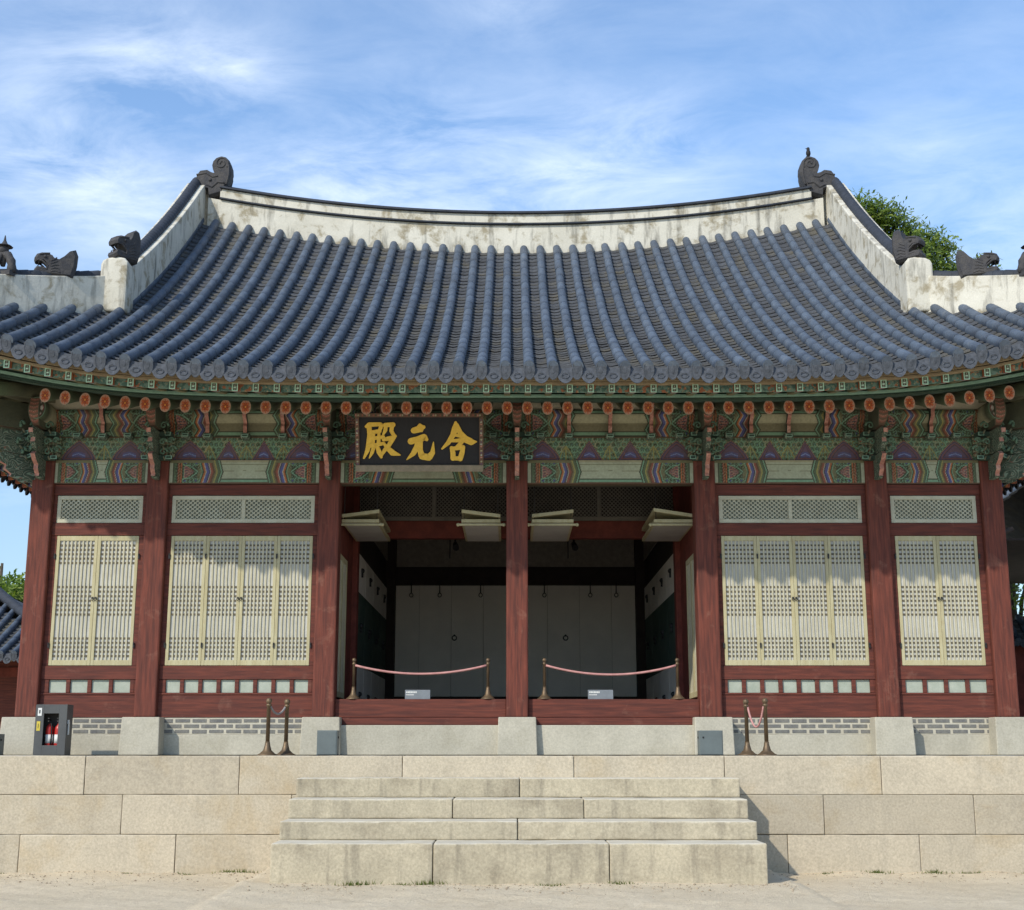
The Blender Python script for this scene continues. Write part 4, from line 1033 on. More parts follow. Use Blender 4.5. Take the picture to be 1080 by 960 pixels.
# ridge finials: curled clay heads
fin = [(-.36, 0), (-.34, .16), (-.30, .27), (-.26, .33), (-.12, .35), (-.04, .30), (.03, .28), (.00, .36), (-.02, .45), (0, .54), (.06, .61), (.14, .64), (.22, .62), (.29, .55), (.33, .44), (.34, .32), (.31, .18), (.25, .02), (.20, -.12), (-.06, -.20), (-.08, -.05), (-.22, -.02)]
def finial(sx):
    mb = MB(); mb.rounded([(sx * a, b) for a, b in fin], -.17, .17, .90, 'xz')
    for yy in (-.165, .165):
        pts = []
        for k in range(26):
            t = k * .42; r_ = .135 - .0046 * k; pts.append((sx * (.155 + r_ * math.cos(t - .6)), yy, .47 + r_ * math.sin(t - .6)))
        mb.tube(pts, .022, 6)
        mb.tube([(sx * -.30, yy, .24), (sx * -.12, yy, .28), (sx * .0, yy, .20), (sx * .10, yy, .22)], .022, 6)
        mb.tube([(sx * -.10, yy, .05), (sx * .0, yy, .0), (sx * .10, yy, .10), (sx * .22, yy, .08)], .026, 6)
        mb.tube([(sx * .26, yy, .05), (sx * .30, yy, .25), (sx * .29, yy, .45)], .022, 6)
        mb.ball((sx * -.04, yy, .14), .035)
    return mb.build('ridge_finial', M['figure'], roof, (sx * 5.66, YC - .05, 10.31), 0.012)
finial(1).location.x = -5.66
finial(-1).location.x = 5.66
# dragon heads: open jaw, crest behind; profile in local x (front = +x)
def dragon(parent, loc, rot, crest, s=1.0, name='dragon_head'):
    mb = MB()
    jaw = [(-.20, 0), (.25, 0), (.28, .05), (.26, .11), (.16, .12), (.08, .10), (.04, .15), (.08, .22), (.14, .27), (.22, .27), (.26, .24), (.28, .30), (.24, .38), (.15, .42), (.05, .41), (-.02, .39)]
    poly = jaw + crest
    mb.rounded([(a * s, b * s) for a, b in poly], -.13 * s, .13 * s, .86, 'xz')
    for yy in (-.125, .125):
        mb.ball((.10 * s, yy * s, .33 * s), .035 * s, n=8); mb.tube([(.02 * s, yy * s, .40 * s), (.12 * s, yy * s * 1.05, .385 * s), (.2 * s, yy * s, .36 * s)], .018 * s, 6)
        mb.tube([(.24 * s, yy * s * .8, .27 * s), (.15 * s, yy * s, .25 * s), (.05 * s, yy * s, .17 * s), (.06 * s, yy * s, .10 * s), (.2 * s, yy * s * .9, .12 * s)], .018 * s, 6)
        for q in range(5): mb.tube([((-.18 + .02 * q) * s, yy * s, (.06 + .07 * q) * s), ((-.08) * s, yy * s * 1.04, (.09 + .055 * q) * s), (0, yy * s, (.06 + .05 * q) * s)], .014 * s, 5)
        mb.frustum((.20 * s, yy * .6 * s, .20 * s), .008 * s, .008 * s, (.20 * s, yy * .6 * s, .27 * s), .03 * s, .03 * s); mb.frustum((.22 * s, yy * .6 * s, .11 * s), .03 * s, .03 * s, (.22 * s, yy * .6 * s, .17 * s), .008 * s, .008 * s)
    mb.tube([(.10 * s, 0, .12 * s), (.18 * s, 0, .15 * s), (.24 * s, 0, .14 * s)], .025 * s, 6)
    return mb.build(name, M['figure'], parent, loc, 0.008 * s, rot)
crA = [(-.06, .46), (-.08, .56), (-.14, .60), (-.21, .57), (-.25, .45), (-.25, .2)]
crB = [(-.06, .34), (-.16, .32), (-.26, .40), (-.36, .52), (-.42, .54), (-.47, .42), (-.46, .22), (-.40, .0)]
def hz_(t): return Hf(5.97 + t, EY + (KX - 5.97 - t) + .02)
for sx in (-1, 1):
    dr = R(180 + 52) if sx < 0 else R(-40)
    dragon(roof, (sx * 5.87, .42, Hf(5.95, .5) - .15 + .83), dr, crA, .88)
    dr2 = R(180 + 22) if sx < 0 else R(-22)
    t = .78; dragon(roof, (sx * (5.97 + t), .57 - t, hz_(t) + .46), dr2, crB, .80, 'beast_figure')
    mb = MB()                                                             # seated figure, arms braced as an arch, pointed hat
    arch = [(.16 * math.cos(a), 0, .04 + .26 * math.sin(a)) for a in np.linspace(-.15, math.pi + .15, 15)]
    mb.tube(arch, [.055 + .012 * (k % 2) for k in range(15)], 8); mb.ball((0, -.01, .36), .075, n=10); mb.lathe([(.12, 0), (.09, .02), (.045, .04), (.02, .09), (.006, .17)], (0, 0, .41), 10)
    mb.box(-.2, .2, -.09, .09, -.05, .02); mb.tube([(-.1, -.05, .02), (-.04, -.10, .14), (0, -.02, .3)], .04, 6); mb.tube([(0, 0, .12), (0, 0, .30)], [.03, .06], 8)
    t = 1.27; mb.build('seated_figure', M['figure'], roof, (sx * (5.97 + t), .57 - t, hz_(t) + .46), 0, R(20) * sx)
    mb = MB(); mb.rounded([(-.12, 0), (.13, 0), (.15, .1), (.10, .2), (.12, .3), (.04, .36), (-.05, .32), (-.06, .2), (-.13, .14)], -.08, .08)
    t = 2.1; mb.build('beast_figure', M['figure'], roof, (sx * (5.97 + t), .57 - t, hz_(t) + .44), 0.01, R(200) if sx < 0 else R(-20))

# ------------------------------------------------------------------ inside the open bays
def part(name, m, boxes, bevel=0.0, loc=(0, 0, 0), parent=None):
    mb = MB()
    for b in boxes: mb.box(*b)
    return mb.build(name, m, parent or hall, loc, bevel)
YB = 8.5
part('ceiling', M['dark_wood'], [(-6.6, 6.6, .1, 10.0, 4.36, 4.40)])
part('rear_wall', M['room_tan'], [(-2.6, 2.6, YB, YB + .1, .74, 4.36)])
part('rear_beam', M['dark_wood'], [(-2.6, 2.6, YB - .10, YB - .002, 3.30, 3.66), (-2.6, 2.6, YB - .08, YB - .003, .74, 1.08)])
for i in range(8):
    w = 5.14 / 8; x = -2.57 + i * w
    pn = part('rear_door', M['room_paper'], [(.003, w - .003, 0, .03, 0, 2.20)], .003, (x, YB - .05, 1.09))
for x in (-1.22, 1.0):
    mb = MB(); mb.tube([(.045 * math.cos(t), 0, .045 * math.sin(t)) for t in np.linspace(0, 6.28, 14)], .012, 6); mb.tube([(0, .02, .05), (0, -.01, .05)], .02, 8)
    mb.build('ring_handle', M['iron'], hall, (x, YB - .075, 2.24))
for x in (-2.09, -1.52, -.70, .58, 1.50, 2.02):
    mb = MB(); mb.tube([(0, 0, .26), (0, 0, .03)], .010, 6); mb.tube([(.035 * math.sin(t), 0, -.01 + .04 * math.cos(t)) for t in np.linspace(0, 6.28, 12)], .009, 6)
    mb.build('wall_hook', M['iron'], hall, (x, YB - .13, 3.10))
for sx in (-1, 1):
    part('inner_post', M['dark_wood'], [(-.12, .12, -.12, .12, 0, 3.6)], 0, (sx * 2.52, YB - .2, .74))
    xw = sx * 2.63
    a, b = (xw - .04, xw + .04)
    part('partition', M['dark_wood'], [(a, b, 2.68, YB - .1, .74, 4.36)])
    for k in range(4):
        y0 = 2.78 + k * 1.3
        lf = part('partition_leaf', M['room_paper'], [(-.02, .02, 0, 1.26, 1.82, 2.44)], .003, (xw - sx * .065, y0, .74))
        part('lower_panel', M['room_paper'], [(-.02, .02, 0, 1.26, .04, .66)], .003, parent=lf)
        part('green_panel', M['room_green'], [(-.018, .018, 0, 1.26, .662, 1.818)], 0, parent=lf)
        for zz_ in (.20, 1.30, 2.2):
            mb = MB(); mb.ball((-sx * .03, .62, zz_), .045, n=8); mb.tube([(-sx * .03, .62, zz_ - .02), (-sx * .035, .62, zz_ - .11)], .02, 6); mb.build('pull', M['iron'], lf)
    part('partition_upper', M['room_tan'], [(-.01, .01, 2.8, YB - .4, 3.75, 4.2)], 0, (xw - sx * .065, 0, 0))
    # leaf closing the side of the porch
    for q in range(2):
        lf = copy_tree(leaves[4], hall); lf.location = (xw - sx * .085, (.40 + .55 * q) if sx < 0 else (.95 + .55 * q), .80)
        lf.rotation_euler = (0, 0, R(90) if sx < 0 else R(-90)); lf.scale = (1.11, 1, 1.14)
    part('porch_frame', M['dk_red'], [(xw - .05, xw + .05, .15, .42, .742, 4.3), (xw - .05, xw + .05, 1.50, 2.42, .742, 4.3), (xw - .05, xw + .05, .42, 1.50, 2.86, 4.3)])
for xa, xb in ((-2.63, 0), (0, 2.63)):
    a, b = xa + .13, xb - .13
    part('inner_lintel', M['dk_red'], [(a, b, 2.47, 2.63, 3.34, 3.62)], .01)
    tr = part('inner_transom', M['grey_lattice'], [(a, b, 2.49, 2.55, 3.622, 3.69), (a, b, 2.49, 2.55, 4.18, 4.25), ((a + b) / 2 - .03, (a + b) / 2 + .03, 2.49, 2.55, 3.69, 4.18)])
    mb = MB(); s = .062
    for sg in (1, -1):
        for k in range(-9, int((b - a) / s) + 9):
            x0 = a + k * s; lo, hi2 = 0.0, .49
            xe = x0 + sg * .49
            t0 = 0; t1 = 1
            for lim in (a, b):
                t = (lim - x0) / (xe - x0)
                if (lim == a) == (sg > 0): t0 = max(t0, t)
                else: t1 = min(t1, t)
            if t1 - t0 > .04: mb.bar((x0 + (xe - x0) * t0, 2.52 + .002 * sg, 3.69 + .49 * t0), (x0 + (xe - x0) * t1, 2.52 + .002 * sg, 3.69 + .49 * t1), .012, .014)
    mb.build('lattice', M['grey_lattice'], tr)
    part('backing', M['dark_wood'], [(a, b, 2.56, 2.565, 3.70, 4.17)], 0, parent=tr)
# lifted shutters: two leaves folded together, hung level from iron rods
def lifted(x0, w, tilt, sw):
    """tilt: rise of the upper leaf from its left to its right edge"""
    y0, y1, z = .55, 2.38, 3.275
    mb = MB(); mb.box(0, w, 0, y1 - y0, 0, .05); low_ = mb.build('lifted_shutter', M['cream'], hall, (x0, y0, z), .004)
    mb = MB(); mb.box(.035, w - .035, .04, y1 - y0 - .04, -.004, 0.002); mb.build('paper', M['paper'], low_)
    mb = MB(); mb.box(-.05, w + .05, -.005, .028, -.045, -.015); mb.ball((-.05, .012, -.03), .027, n=8); mb.ball((w + .05, .012, -.03), .027, n=8); mb.build('crossbar', M['cream'], low_)
    mb = MB()
    for k, x in enumerate((.035, w - .035)): mb.tube([(x, .03, .0), (x, .03, 1.12)], .006, 6)
    mb.build('hanging_rod', M['iron'], low_)
    mb = MB(); za, zb = (.075, .075 + tilt) if tilt > 0 else (.075 - tilt, .075)
    vs = [(x, y, zq + dz) for x, zq in ((0, za), (w, zb)) for y in (0, y1 - y0) for dz in (0, .05)]
    mb.add(vs, [(0, 1, 3, 2), (4, 6, 7, 5), (0, 4, 5, 1), (2, 3, 7, 6), (1, 5, 7, 3), (0, 2, 6, 4)])
    mb.build('lifted_shutter', M['cream'], hall, (x0, y0, z), .004)
lifted(-2.53, .54, .07, 1); lifted(-.80, .56, -.07, 1); lifted(.22, .60, .07, 1); lifted(1.98, .60, -.09, 1)

# outer walls on the other sides, plain
part('side_wall', M['red'], [(-6.63, -6.57, .15, 10.1, .3, 4.4), (6.57, 6.63, .15, 10.1, .3, 4.4), (-6.6, 6.6, 10.05, 10.12, .3, 4.4)])
part('side_foundation', M['base'], [(-6.68, -6.52, .36, 10.1, 0, .298), (6.52, 6.68, .36, 10.1, 0, .298)])
part('side_beam', M['green'], [(-6.75, -6.55, .1, 10.1, 4.402, 5.1), (6.55, 6.75, .1, 10.1, 4.402, 5.1)])

# ------------------------------------------------------------------ name board
PW, PH = 1.74, .80
board = thing('name_board', 'black hanging name board with three large gold characters under the eaves', 'sign', (-1.33, -.66, 3.785))
board.rotation_euler = (R(20), 0, 0)
mb = MB(); mb.box(-PW / 2 + .05, PW / 2 - .05, .0, .03, .09, PH - .05); mb.build('panel', M['board_black'], board)
fcv = Canvas(PW, .055, .009, C['brown'])
for k in range(int(PW / .03)): fcv.circ(.015 + k * .03, .027, .012, C[('pink', 'tan', 'brown', 'red', 'dk')[k % 5]])
me = painted('frame_border', fcv, lambda u, v: (u - PW / 2, -.035, v + PH - .055), back=.06); link('frame', me, board)
fcv2 = Canvas(.055, PH - .15, .009, C['brown'])
for k in range(int((PH - .15) / .03)): fcv2.circ(.027, .015 + k * .03, .012, C[('purple', 'tan', 'brown', 'pink', 'white')[k % 5]])
for sx in (-1, 1):
    me = painted('frame_side', fcv2, lambda u, v: (u - .0275, -.03, v + .092), back=.06); link('frame', me, board, (sx * (PW / 2 - .0275), 0, 0))
mb = MB(); mb.box(-PW / 2, PW / 2, -.045, .05, 0, .09); mb.build('frame', mat('board_sill', (0.27, 0.22, 0.16), (0.2, 0.17, 0.12), 8), board, bevel=.006)
for sx in (-.6, .6):
    mb = MB(); mb.tube([(sx, .0, PH - .02), (sx, .12, PH + .25)], .012, 6); mb.build('hanger', M['iron'], board)
# brush strokes in the picture's own units: 925 wide, 380 high inside the frame
STR = [
 [[(140, 140, 22), (160, 125, 30), (250, 122, 26), (262, 135, 20)], [(252, 125, 24), (250, 150, 26), (238, 178, 22)], [(158, 188, 24), (240, 178, 28)],
  [(160, 130, 34), (164, 200, 30), (158, 270, 34), (146, 330, 30), (118, 392, 14)], [(172, 238, 22), (268, 224, 26)], [(194, 205, 22), (188, 280, 26)], [(236, 200, 20), (232, 275, 26)],
  [(150, 296, 26), (215, 288, 26), (272, 274, 22)], [(196, 300, 26), (180, 350, 24), (160, 392, 8)], [(222, 302, 24), (236, 345, 34), (252, 385, 18)],
  [(290, 128, 26), (286, 170, 26), (266, 208, 12)], [(284, 126, 26), (345, 126, 34)], [(340, 126, 28), (332, 175, 26), (348, 205, 24), (362, 218, 20)],
  [(270, 246, 20), (310, 236, 30), (350, 228, 30)], [(342, 236, 34), (312, 290, 28), (278, 330, 26), (252, 380, 10)], [(270, 272, 14), (300, 310, 30), (340, 350, 40), (398, 368, 8)]],
 [[(505, 172, 40), (540, 162, 44), (562, 150, 62), (580, 145, 26)], [(482, 258, 44), (530, 244, 40), (585, 226, 46), (604, 244, 22)],
  [(542, 250, 40), (530, 300, 40), (500, 355, 34), (450, 404, 8)], [(556, 255, 30), (552, 330, 36), (566, 378, 44), (620, 388, 44), (648, 350, 34), (656, 265, 6)]],
 [[(828, 108, 18), (826, 150, 44), (806, 210, 36), (770, 270, 30), (722, 318, 12)], [(834, 128, 30), (862, 190, 34), (900, 240, 46), (950, 264, 44), (988, 262, 8)],
  [(815, 208, 16), (862, 214, 26)], [(796, 254, 20), (840, 252, 24), (884, 246, 28)], [(880, 252, 30), (858, 285, 28), (832, 306, 20)],
  [(796, 312, 26), (806, 350, 34), (806, 394, 34)], [(800, 318, 26), (884, 306, 30)], [(884, 308, 28), (876, 350, 34), (862, 398, 34)], [(806, 394, 28), (866, 396, 28)]]]
for ch in STR:
    cxs = sum(p[0] for s_ in ch for p in s_) / sum(len(s_) for s_ in ch)
    mb = MB(); lay = 0
    for st in ch:
        pts = []
        for (a, b) in zip(st[:-1], st[1:]):
            for k in range(6): t = k / 6; pts.append(tuple(a[i] + (b[i] - a[i]) * t for i in range(3)))
        pts.append(st[-1])
        L = [((p[0] - 547) / 925 * (PW - .11), (445 - p[1]) / 380 * (PH - .15) + .095, p[2] / 925 * (PW - .11) / 2 * 1.16) for p in pts]
        left, right = [], []
        for i, (x, z, r_) in enumerate(L):
            a, b = L[max(0, i - 1)], L[min(len(L) - 1, i + 1)]; dx, dz = b[0] - a[0], b[1] - a[1]; q = math.hypot(dx, dz) + 1e-9
            left.append((x - dz / q * r_, z + dx / q * r_)); right.append((x + dz / q * r_, z - dx / q * r_))
        y0 = -.020 - lay * .0008; lay += 1
        for i in range(len(L) - 1):
            q4 = [left[i], right[i], right[i + 1], left[i + 1]]
            vs = [(a, y0, b) for a, b in q4] + [(a, .002, b) for a, b in q4]
            mb.add(vs, [(0, 1, 2, 3), (0, 4, 5, 1), (2, 6, 7, 3)] + ([(0, 3, 7, 4), (1, 5, 6, 2)]))
        for e in (0, len(L) - 1):                                       # round stroke ends
            x, z, r_ = L[e]; nn = 12; o = len(mb.v)
            yy = y0 - .0003 * (1 if e else 2)
            mb.add([(x + r_ * math.cos(2 * math.pi * k / nn), yy, z + r_ * math.sin(2 * math.pi * k / nn)) for k in range(nn)] + [(x + r_ * math.cos(2 * math.pi * k / nn), .002, z + r_ * math.sin(2 * math.pi * k / nn)) for k in range(nn)],
                   [tuple(range(nn))] + [(k, (k + 1) % nn, nn + (k + 1) % nn, nn + k) for k in range(nn)])
    mb.build('character', M['gold'], board, recalc=False)

# ------------------------------------------------------------------ rope stanchions
def stanchion(label, loc, h, s, group):
    t = thing('rope_stanchion', label, 'stanchion', loc, 0, group)
    mb = MB(); mb.lathe([(.128 * s, 0), (.128 * s, .010), (.095 * s, .026), (.052 * s, .065), (.034 * s, .13), (.028 * s, .17)], n=20); mb.build('base', M['brass'], t)
    mb = MB(); mb.lathe([(.026 * s, .165), (.024 * s, h - .10), (.034 * s, h - .095), (.034 * s, h - .075), (.022 * s, h - .07), (.020 * s, h - .05)], n=14); mb.build('post', M['brass'], t)
    mb = MB(); mb.ball((0, 0, h - .035), .038 * s, n=16); mb.build('knob', M['brass'], t)
    return t
G1 = 'brass rope stanchions'
stanchion('tarnished brass stanchion on the terrace left of the steps, nearer its front edge', (-3.10, -1.62, 0), .70, 1.0, G1)
stanchion('tarnished brass stanchion on the terrace left of the steps, nearer the column base', (-2.925, -1.30, 0), .70, 1.0, G1)
stanchion('tarnished brass stanchion on the terrace right of the steps, nearer the column base', (2.90, -1.30, 0), .70, 1.0, G1)
stanchion('tarnished brass stanchion on the terrace right of the steps, nearer its front edge', (3.085, -1.62, 0), .70, 1.0, G1)
SL = (('slim brass stanchion on the threshold at the far left of the left doorway', -2.24), ('slim brass stanchion on the threshold left of the centre column', -.40), ('slim brass stanchion on the threshold right of the centre column', .375), ('slim brass stanchion on the threshold at the far right of the right doorway', 2.20))
for lb, x in SL: stanchion(lb, (x, .02, .743), .565, .78, G1)
def rope(label, a, b, sag, m, r=.016, group='barrier ropes between stanchions'):
    a = Vector(a); b = Vector(b); mb = MB(); c = (a + b) / 2
    mb.tube([a + (b - a) * t - Vector((0, 0, sag * 4 * t * (1 - t))) - c for t in np.linspace(0, 1, 25)], r, 8)
    o = mb.build('barrier_rope', m, None, c); return tag(o, label, 'rope', group)
rope('pinkish red barrier rope sagging across the left doorway', (-2.22, .0, 1.20), (-.42, .0, 1.20), .115, M['rope'])
rope('pinkish red barrier rope sagging across the right doorway', (.395, .0, 1.20), (2.18, .0, 1.20), .125, M['rope'])
rope('short greyish rope slung between the two terrace stanchions left of the steps', (-3.08, -1.62, .60), (-2.945, -1.31, .60), .09, M['rope_grey'], .014)
rope('short pinkish rope hanging deep between the two terrace stanchions right of the steps', (2.92, -1.31, .60), (3.065, -1.62, .60), .25, M['rope'], .013)
# small signs leaning on the threshold
for lb, x in (('small grey notice sign on the threshold of the left doorway', -1.33), ('small grey notice sign on the threshold of the right doorway', .56 + .61)):
    t = thing('notice_sign', lb, 'sign', (x - .03, -.01, .744))
    mb = MB(); mb.box(-.172, .172, 0, .012, 0, .125); mb.build('plate', M['sign'], t, bevel=.002)
    mb = MB()
    for k in range(7): mb.box(-.155 + k * .021, -.139 + k * .021, -.002, .001, .082, .104)
    for k in range(9): mb.box(-.155 + k * .012, -.147 + k * .012, -.002, .001, .052, .066)
    mb.build('lettering', M['white'], t)
    mb = MB(); mb.bar((0, .012, .09), (0, .07, .003), .03, .006); mb.build('stand', M['iron'], t)

# ------------------------------------------------------------------ extinguisher cabinet and metal boxes
cab = thing('extinguisher_cabinet', 'dark grey fire extinguisher cabinet with a window, on the terrace by the leftmost bay', 'cabinet', (-6.04, -.90, 0))
mb = MB(); W, D, H_ = .40, .24, .645
mb.box(-W / 2, W / 2, .02, .03, 0, .001); mb.box(-W / 2, -W / 2 + .012, .0, D, 0, H_); mb.box(W / 2 - .012, W / 2, 0, D, 0, H_); mb.box(-W / 2 + .012, W / 2 - .012, 0, D, 0, .012)
mb.box(-W / 2 + .012, W / 2 - .012, 0, D, H_ - .012, H_); mb.box(-W / 2 + .012, W / 2 - .012, D - .012, D - .001, .012, H_ - .012)
mb.build('body', M['cab'], cab, bevel=.003)
mb = MB(); x0, x1, z0, z1 = -.095, .10, .125, .53
mb.box(-W / 2 - .004, x0, -.016, -.001, .004, H_ - .004); mb.box(x1, W / 2 - .004 + .008, -.016, -.001, .004, H_ - .004); mb.box(x0, x1, -.016, -.001, .004, z0); mb.box(x0, x1, -.016, -.001, z1, H_ - .004)
door = mb.build('door', M['cab'], cab, bevel=.002)
part('notice', M['white'], [(-.175, -.125, -.0185, -.0165, .50, .60)], 0, parent=door); part('notice', M['yellow'], [(-.180, -.135, -.0185, -.0165, .31, .43)], 0, parent=door)
part('notice_mark', M['black'], [(-.158, -.142, -.0200, -.0188, .53, .575)], 0, parent=door); part('notice_mark', M['black'], [(-.162, -.155, -.0200, -.0188, .34, .40)], 0, parent=door)
mb = MB(); mb.box(W / 2 + .002, W / 2 + .016, .06, .085, .26, .42); mb.box(W / 2 + .002, W / 2 + .02, .03, .06, .40, .45); mb.build('latch', M['white'], cab)
for lb, x in (('red fire extinguisher with white label standing on the left inside the cabinet', -.045), ('red fire extinguisher with white label standing on the right inside the cabinet', .072)):
    t = thing('fire_extinguisher', lb, 'extinguisher', (-6.04 + x, -.80, .013), 0, 'fire extinguishers in the grey cabinet')
    mb = MB(); mb.lathe([(.045, 0), (.05, .01), (.05, .31), (.045, .345), (.02, .375), (.016, .39)], n=18); mb.build('cylinder', M['ext_red'], t)
    mb = MB(); mb.lathe([(.0508, .14), (.0508, .25)], n=18); mb.build('label_band', M['white'], t)
    mb = MB(); mb.box(-.012, .012, -.012, .012, .388, .425); mb.bar((0, .03, .43), (0, -.07, .455), .016, .008); mb.bar((0, .0, .40), (0, -.07, .42), .016, .008); mb.build('valve', M['iron'], t)
    mb = MB(); mb.tube([(.012, -.02, .41), (.035, -.05, .38), (.045, -.055, .25), (.04, -.05, .12)], .008, 6); mb.build('hose', M['black'], t)
def metal_box(label, loc, w, d, h, sx, rz=0):
    t = thing('metal_box', label, 'box', loc, rz, 'grey metal floor boxes on the terrace')
    mb = MB(); mb.box(-w / 2, w / 2, 0, d, .006, h); mb.build('body', M['box'], t, bevel=.005)
    mb = MB(); mb.box(-w / 2 + .012, w / 2 - .012, -.006, .001, .015, h - .012); mb.build('lid', M['box'], t, bevel=.003)
    mb = MB(); mb.tube([(sx * w / 2 - .004 * sx, d * .5, h * .72), (sx * (w / 2 + .008), d * .5, h * .72)], .014, 10)
    if sx < 0: mb.tube([(-w / 2 + .05, -.012, h * .72), (-w / 2 + .05, -.004, h * .72)], .012, 10)
    mb.build('lock', M['black'], t)
    mb = MB(); mb.box(-w / 2 - .01, w / 2 + .01, .01, d - .01, 0, .008); mb.build('foot', M['black'], t)
metal_box('grey metal floor box in front of the column base left of the steps', (-2.40, -1.35, 0), .255, .22, .31, 1)
metal_box('grey metal floor box in front of the column base right of the steps', (2.46, -1.2, 0), .30, .20, .31, -1)
metal_box('dark grey metal box at the far left edge of the terrace', (-6.85, -.95, 0), .30, .25, .27, 1)

# lamps inside on slim rods
for lb, x in (('small dark spot lamp on a rod hanging inside the left doorway', -1.10), ('small dark spot lamp on a rod hanging inside the right doorway', 1.05)):
    t = thing('spot_lamp', lb, 'lamp', (x, 5.6, 4.36))
    mb = MB(); mb.tube([(0, 0, 0), (0, 0, -.62)], .018, 8); mb.tube([(.12, 0, 0), (.12, 0, -.5)], .012, 8); mb.tube([(-.1, .1, 0), (-.1, .1, -.9)], .010, 8); mb.build('rod', M['iron'], t)
    mb = MB(); mb.tube([(0, .03, -.64), (.02, -.16, -.74)], [.045, .06], 12); mb.build('head', M['iron'], t)
    mb = MB(); mb.ball((.14, -.02, -.36), .055, n=10); mb.build('bulb_cover', M['room_paper'], t)

# magpie on the right finial
bird = MB()
prof = [(.004, 0), (.03, .02), (.045, .06), (.042, .10), (.03, .13), (.032, .155), (.028, .18), (.006, .198)]
bird.lathe(prof, n=12); bird.tube([(.0, 0, .17), (-.06, -.01, .165)], [.012, .002], 6); bird.tube([(.01, 0, .04), (-.05, .0, -.035), (-.085, 0, -.055)], [.03, .018, .012], 8)
bird.tube([(0, -.012, .02), (0, -.012, -.04)], .004, 5); bird.tube([(0, .012, .02), (0, .012, -.04)], .004, 5)
tag(bird.build('bird', M['black'], None, (5.52, YC - .05, 10.985)), 'small black bird perched on the curled ridge finial at the right', 'bird')

# ------------------------------------------------------------------ neighbouring halls
def small_hall(name, label, loc, rz, L, eave_z, rows_n, depth, rise, hip_right, wall_m, open_=False):
    """front eave along local x from -L to 0, facing -y; ground at local z 0"""
    t = thing(name, label, 'hall', loc, rz)
    mb = MB(); sp = .30
    rws = [-(i + .5) * sp for i in range(rows_n)][::-1]
    def P(a, y): q = y / depth; return Vector((a, y, eave_z + rise * (.8 * q + .2 * q * q)))
    def ye(a): return min(depth, -a + .02) if hip_right else depth
    tile_slope(mb, rws, 0, ye, P, sp)
    for a in np.arange(-L, 0, .5):                                           # other slopes in plain sheet
        y0 = min(depth, -(a + .5)) if hip_right else depth
    mb.add([(-L, depth, eave_z + rise), (-depth if hip_right else 0, depth, eave_z + rise), (0, 2 * depth, eave_z), (-L, 2 * depth, eave_z)], [(0, 1, 2, 3)], 1)
    if hip_right: mb.add([(0, 0, eave_z - .02), (0, 2 * depth, eave_z - .02), (-depth, depth, eave_z + rise - .02)], [(0, 1, 2)], 1)
    rf = mb.build('roof', [M['tile'], M['pan'], M['tile_end']], t, recalc=False)
    mb = MB()
    if hip_right:
        mb.tube([(-k * depth / 8, k * depth / 8, P(0, k * depth / 8).z + .10) for k in range(9)], .12, 8)
    mb.tube([(-L, depth, eave_z + rise + .12), (-depth if hip_right else 0, depth, eave_z + rise + .12)], .16, 8)
    mb.build('ridge', M['dark_tile'], rf)
    mb = MB()
    for i in range(int(rows_n * sp / .3)): mb.tube([(-.3 - i * .3, .22, eave_z - .12), (-.3 - i * .3, 1.5, eave_z + .22)], .055, 8, 1)
    mb.box(-L, -.1, .14, .22, eave_z - .10, eave_z - .05, 0); mb.add([(-L, .1, eave_z - .04), (0, .1, eave_z - .04), (-1.0, 1.4, eave_z + .28), (-L, 1.4, eave_z + .28)], [(0, 1, 2, 3)], 2)
    mb.build('eaves', [M['dark_wood']] * 3 if open_ else [M['mold'], M['mold'], M['dk_red']], t)
    w0 = 1.2
    if open_:
        for k in range(int(L / 2.4) + 1):
            mb = MB(); mb.box(-.12, .12, -.12, .12, 0, eave_z); mb.build('column', M['dark_wood'], t, (-1.2 - k * 2.4, w0, 0), .01)
        mb = MB(); mb.box(-L, -1.1, w0 - .08, w0 + .08, eave_z - .55, eave_z - .05); mb.box(-L, -1.1, w0 + 3.2, w0 + 3.3, 0, eave_z - .9); mb.box(-L, -1.1, w0 + .1, depth * 2 - 1, eave_z + .1, eave_z + .15); mb.build('beam', M['dark_wood'], t)
    else:
        mb = MB(); mb.box(-L, -w0, w0, 2 * depth - w0, .3, eave_z + .2); mb.build('wall', wall_m, t)
        mb = MB()
        for k in range(int(L / 1.8)): mb.box(-w0 - .12 - k * 1.8, -w0 + .06 - k * 1.8, w0 - .06, w0 + .1, .3, eave_z + .1)
        mb.box(-L, -w0, w0 - .04, w0 - .001, 1.7, 1.85); mb.box(-L, -w0, w0 - .04, w0 - .001, eave_z - .45, eave_z - .25); mb.build('timber_frame', M['dk_red'], t)
        mb = MB(); mb.box(-L, -w0 + .1, w0 - .12, 2 * depth - w0, 0, .298); mb.build('foundation_stone', M['base'], t)
    return t
small_hall('side_hall', 'low grey tiled hall behind the left end of the main hall', (-9.55, 11.0, -1.33), 0, 16, 3.45, 42, 3.6, 1.98, True, M['red_h'])
small_hall('side_gallery', 'dark open gallery with a blue grey tiled roof at the far right', (9.0, 9.2, -1.33), R(-90), 9.0, 5.72, 26, 3.0, 2.2, False, M['dark_wood'], True)
wl = thing('tile_capped_wall', 'low wall with a tiled cap seen beyond the gallery at the far right', 'wall', (12, 14.5, -1.33))
part('wall', M['dk_red'], [(-2.5, 8, 0, .35, 0, 3.9)], 0, parent=wl)
mb = MB(); tile_slope(mb, [-2.6 + i * .3 for i in range(36)], -.42, lambda a: .2, lambda a, y: Vector((a, y, 4.02 + (y + .42) * .9)), .30)
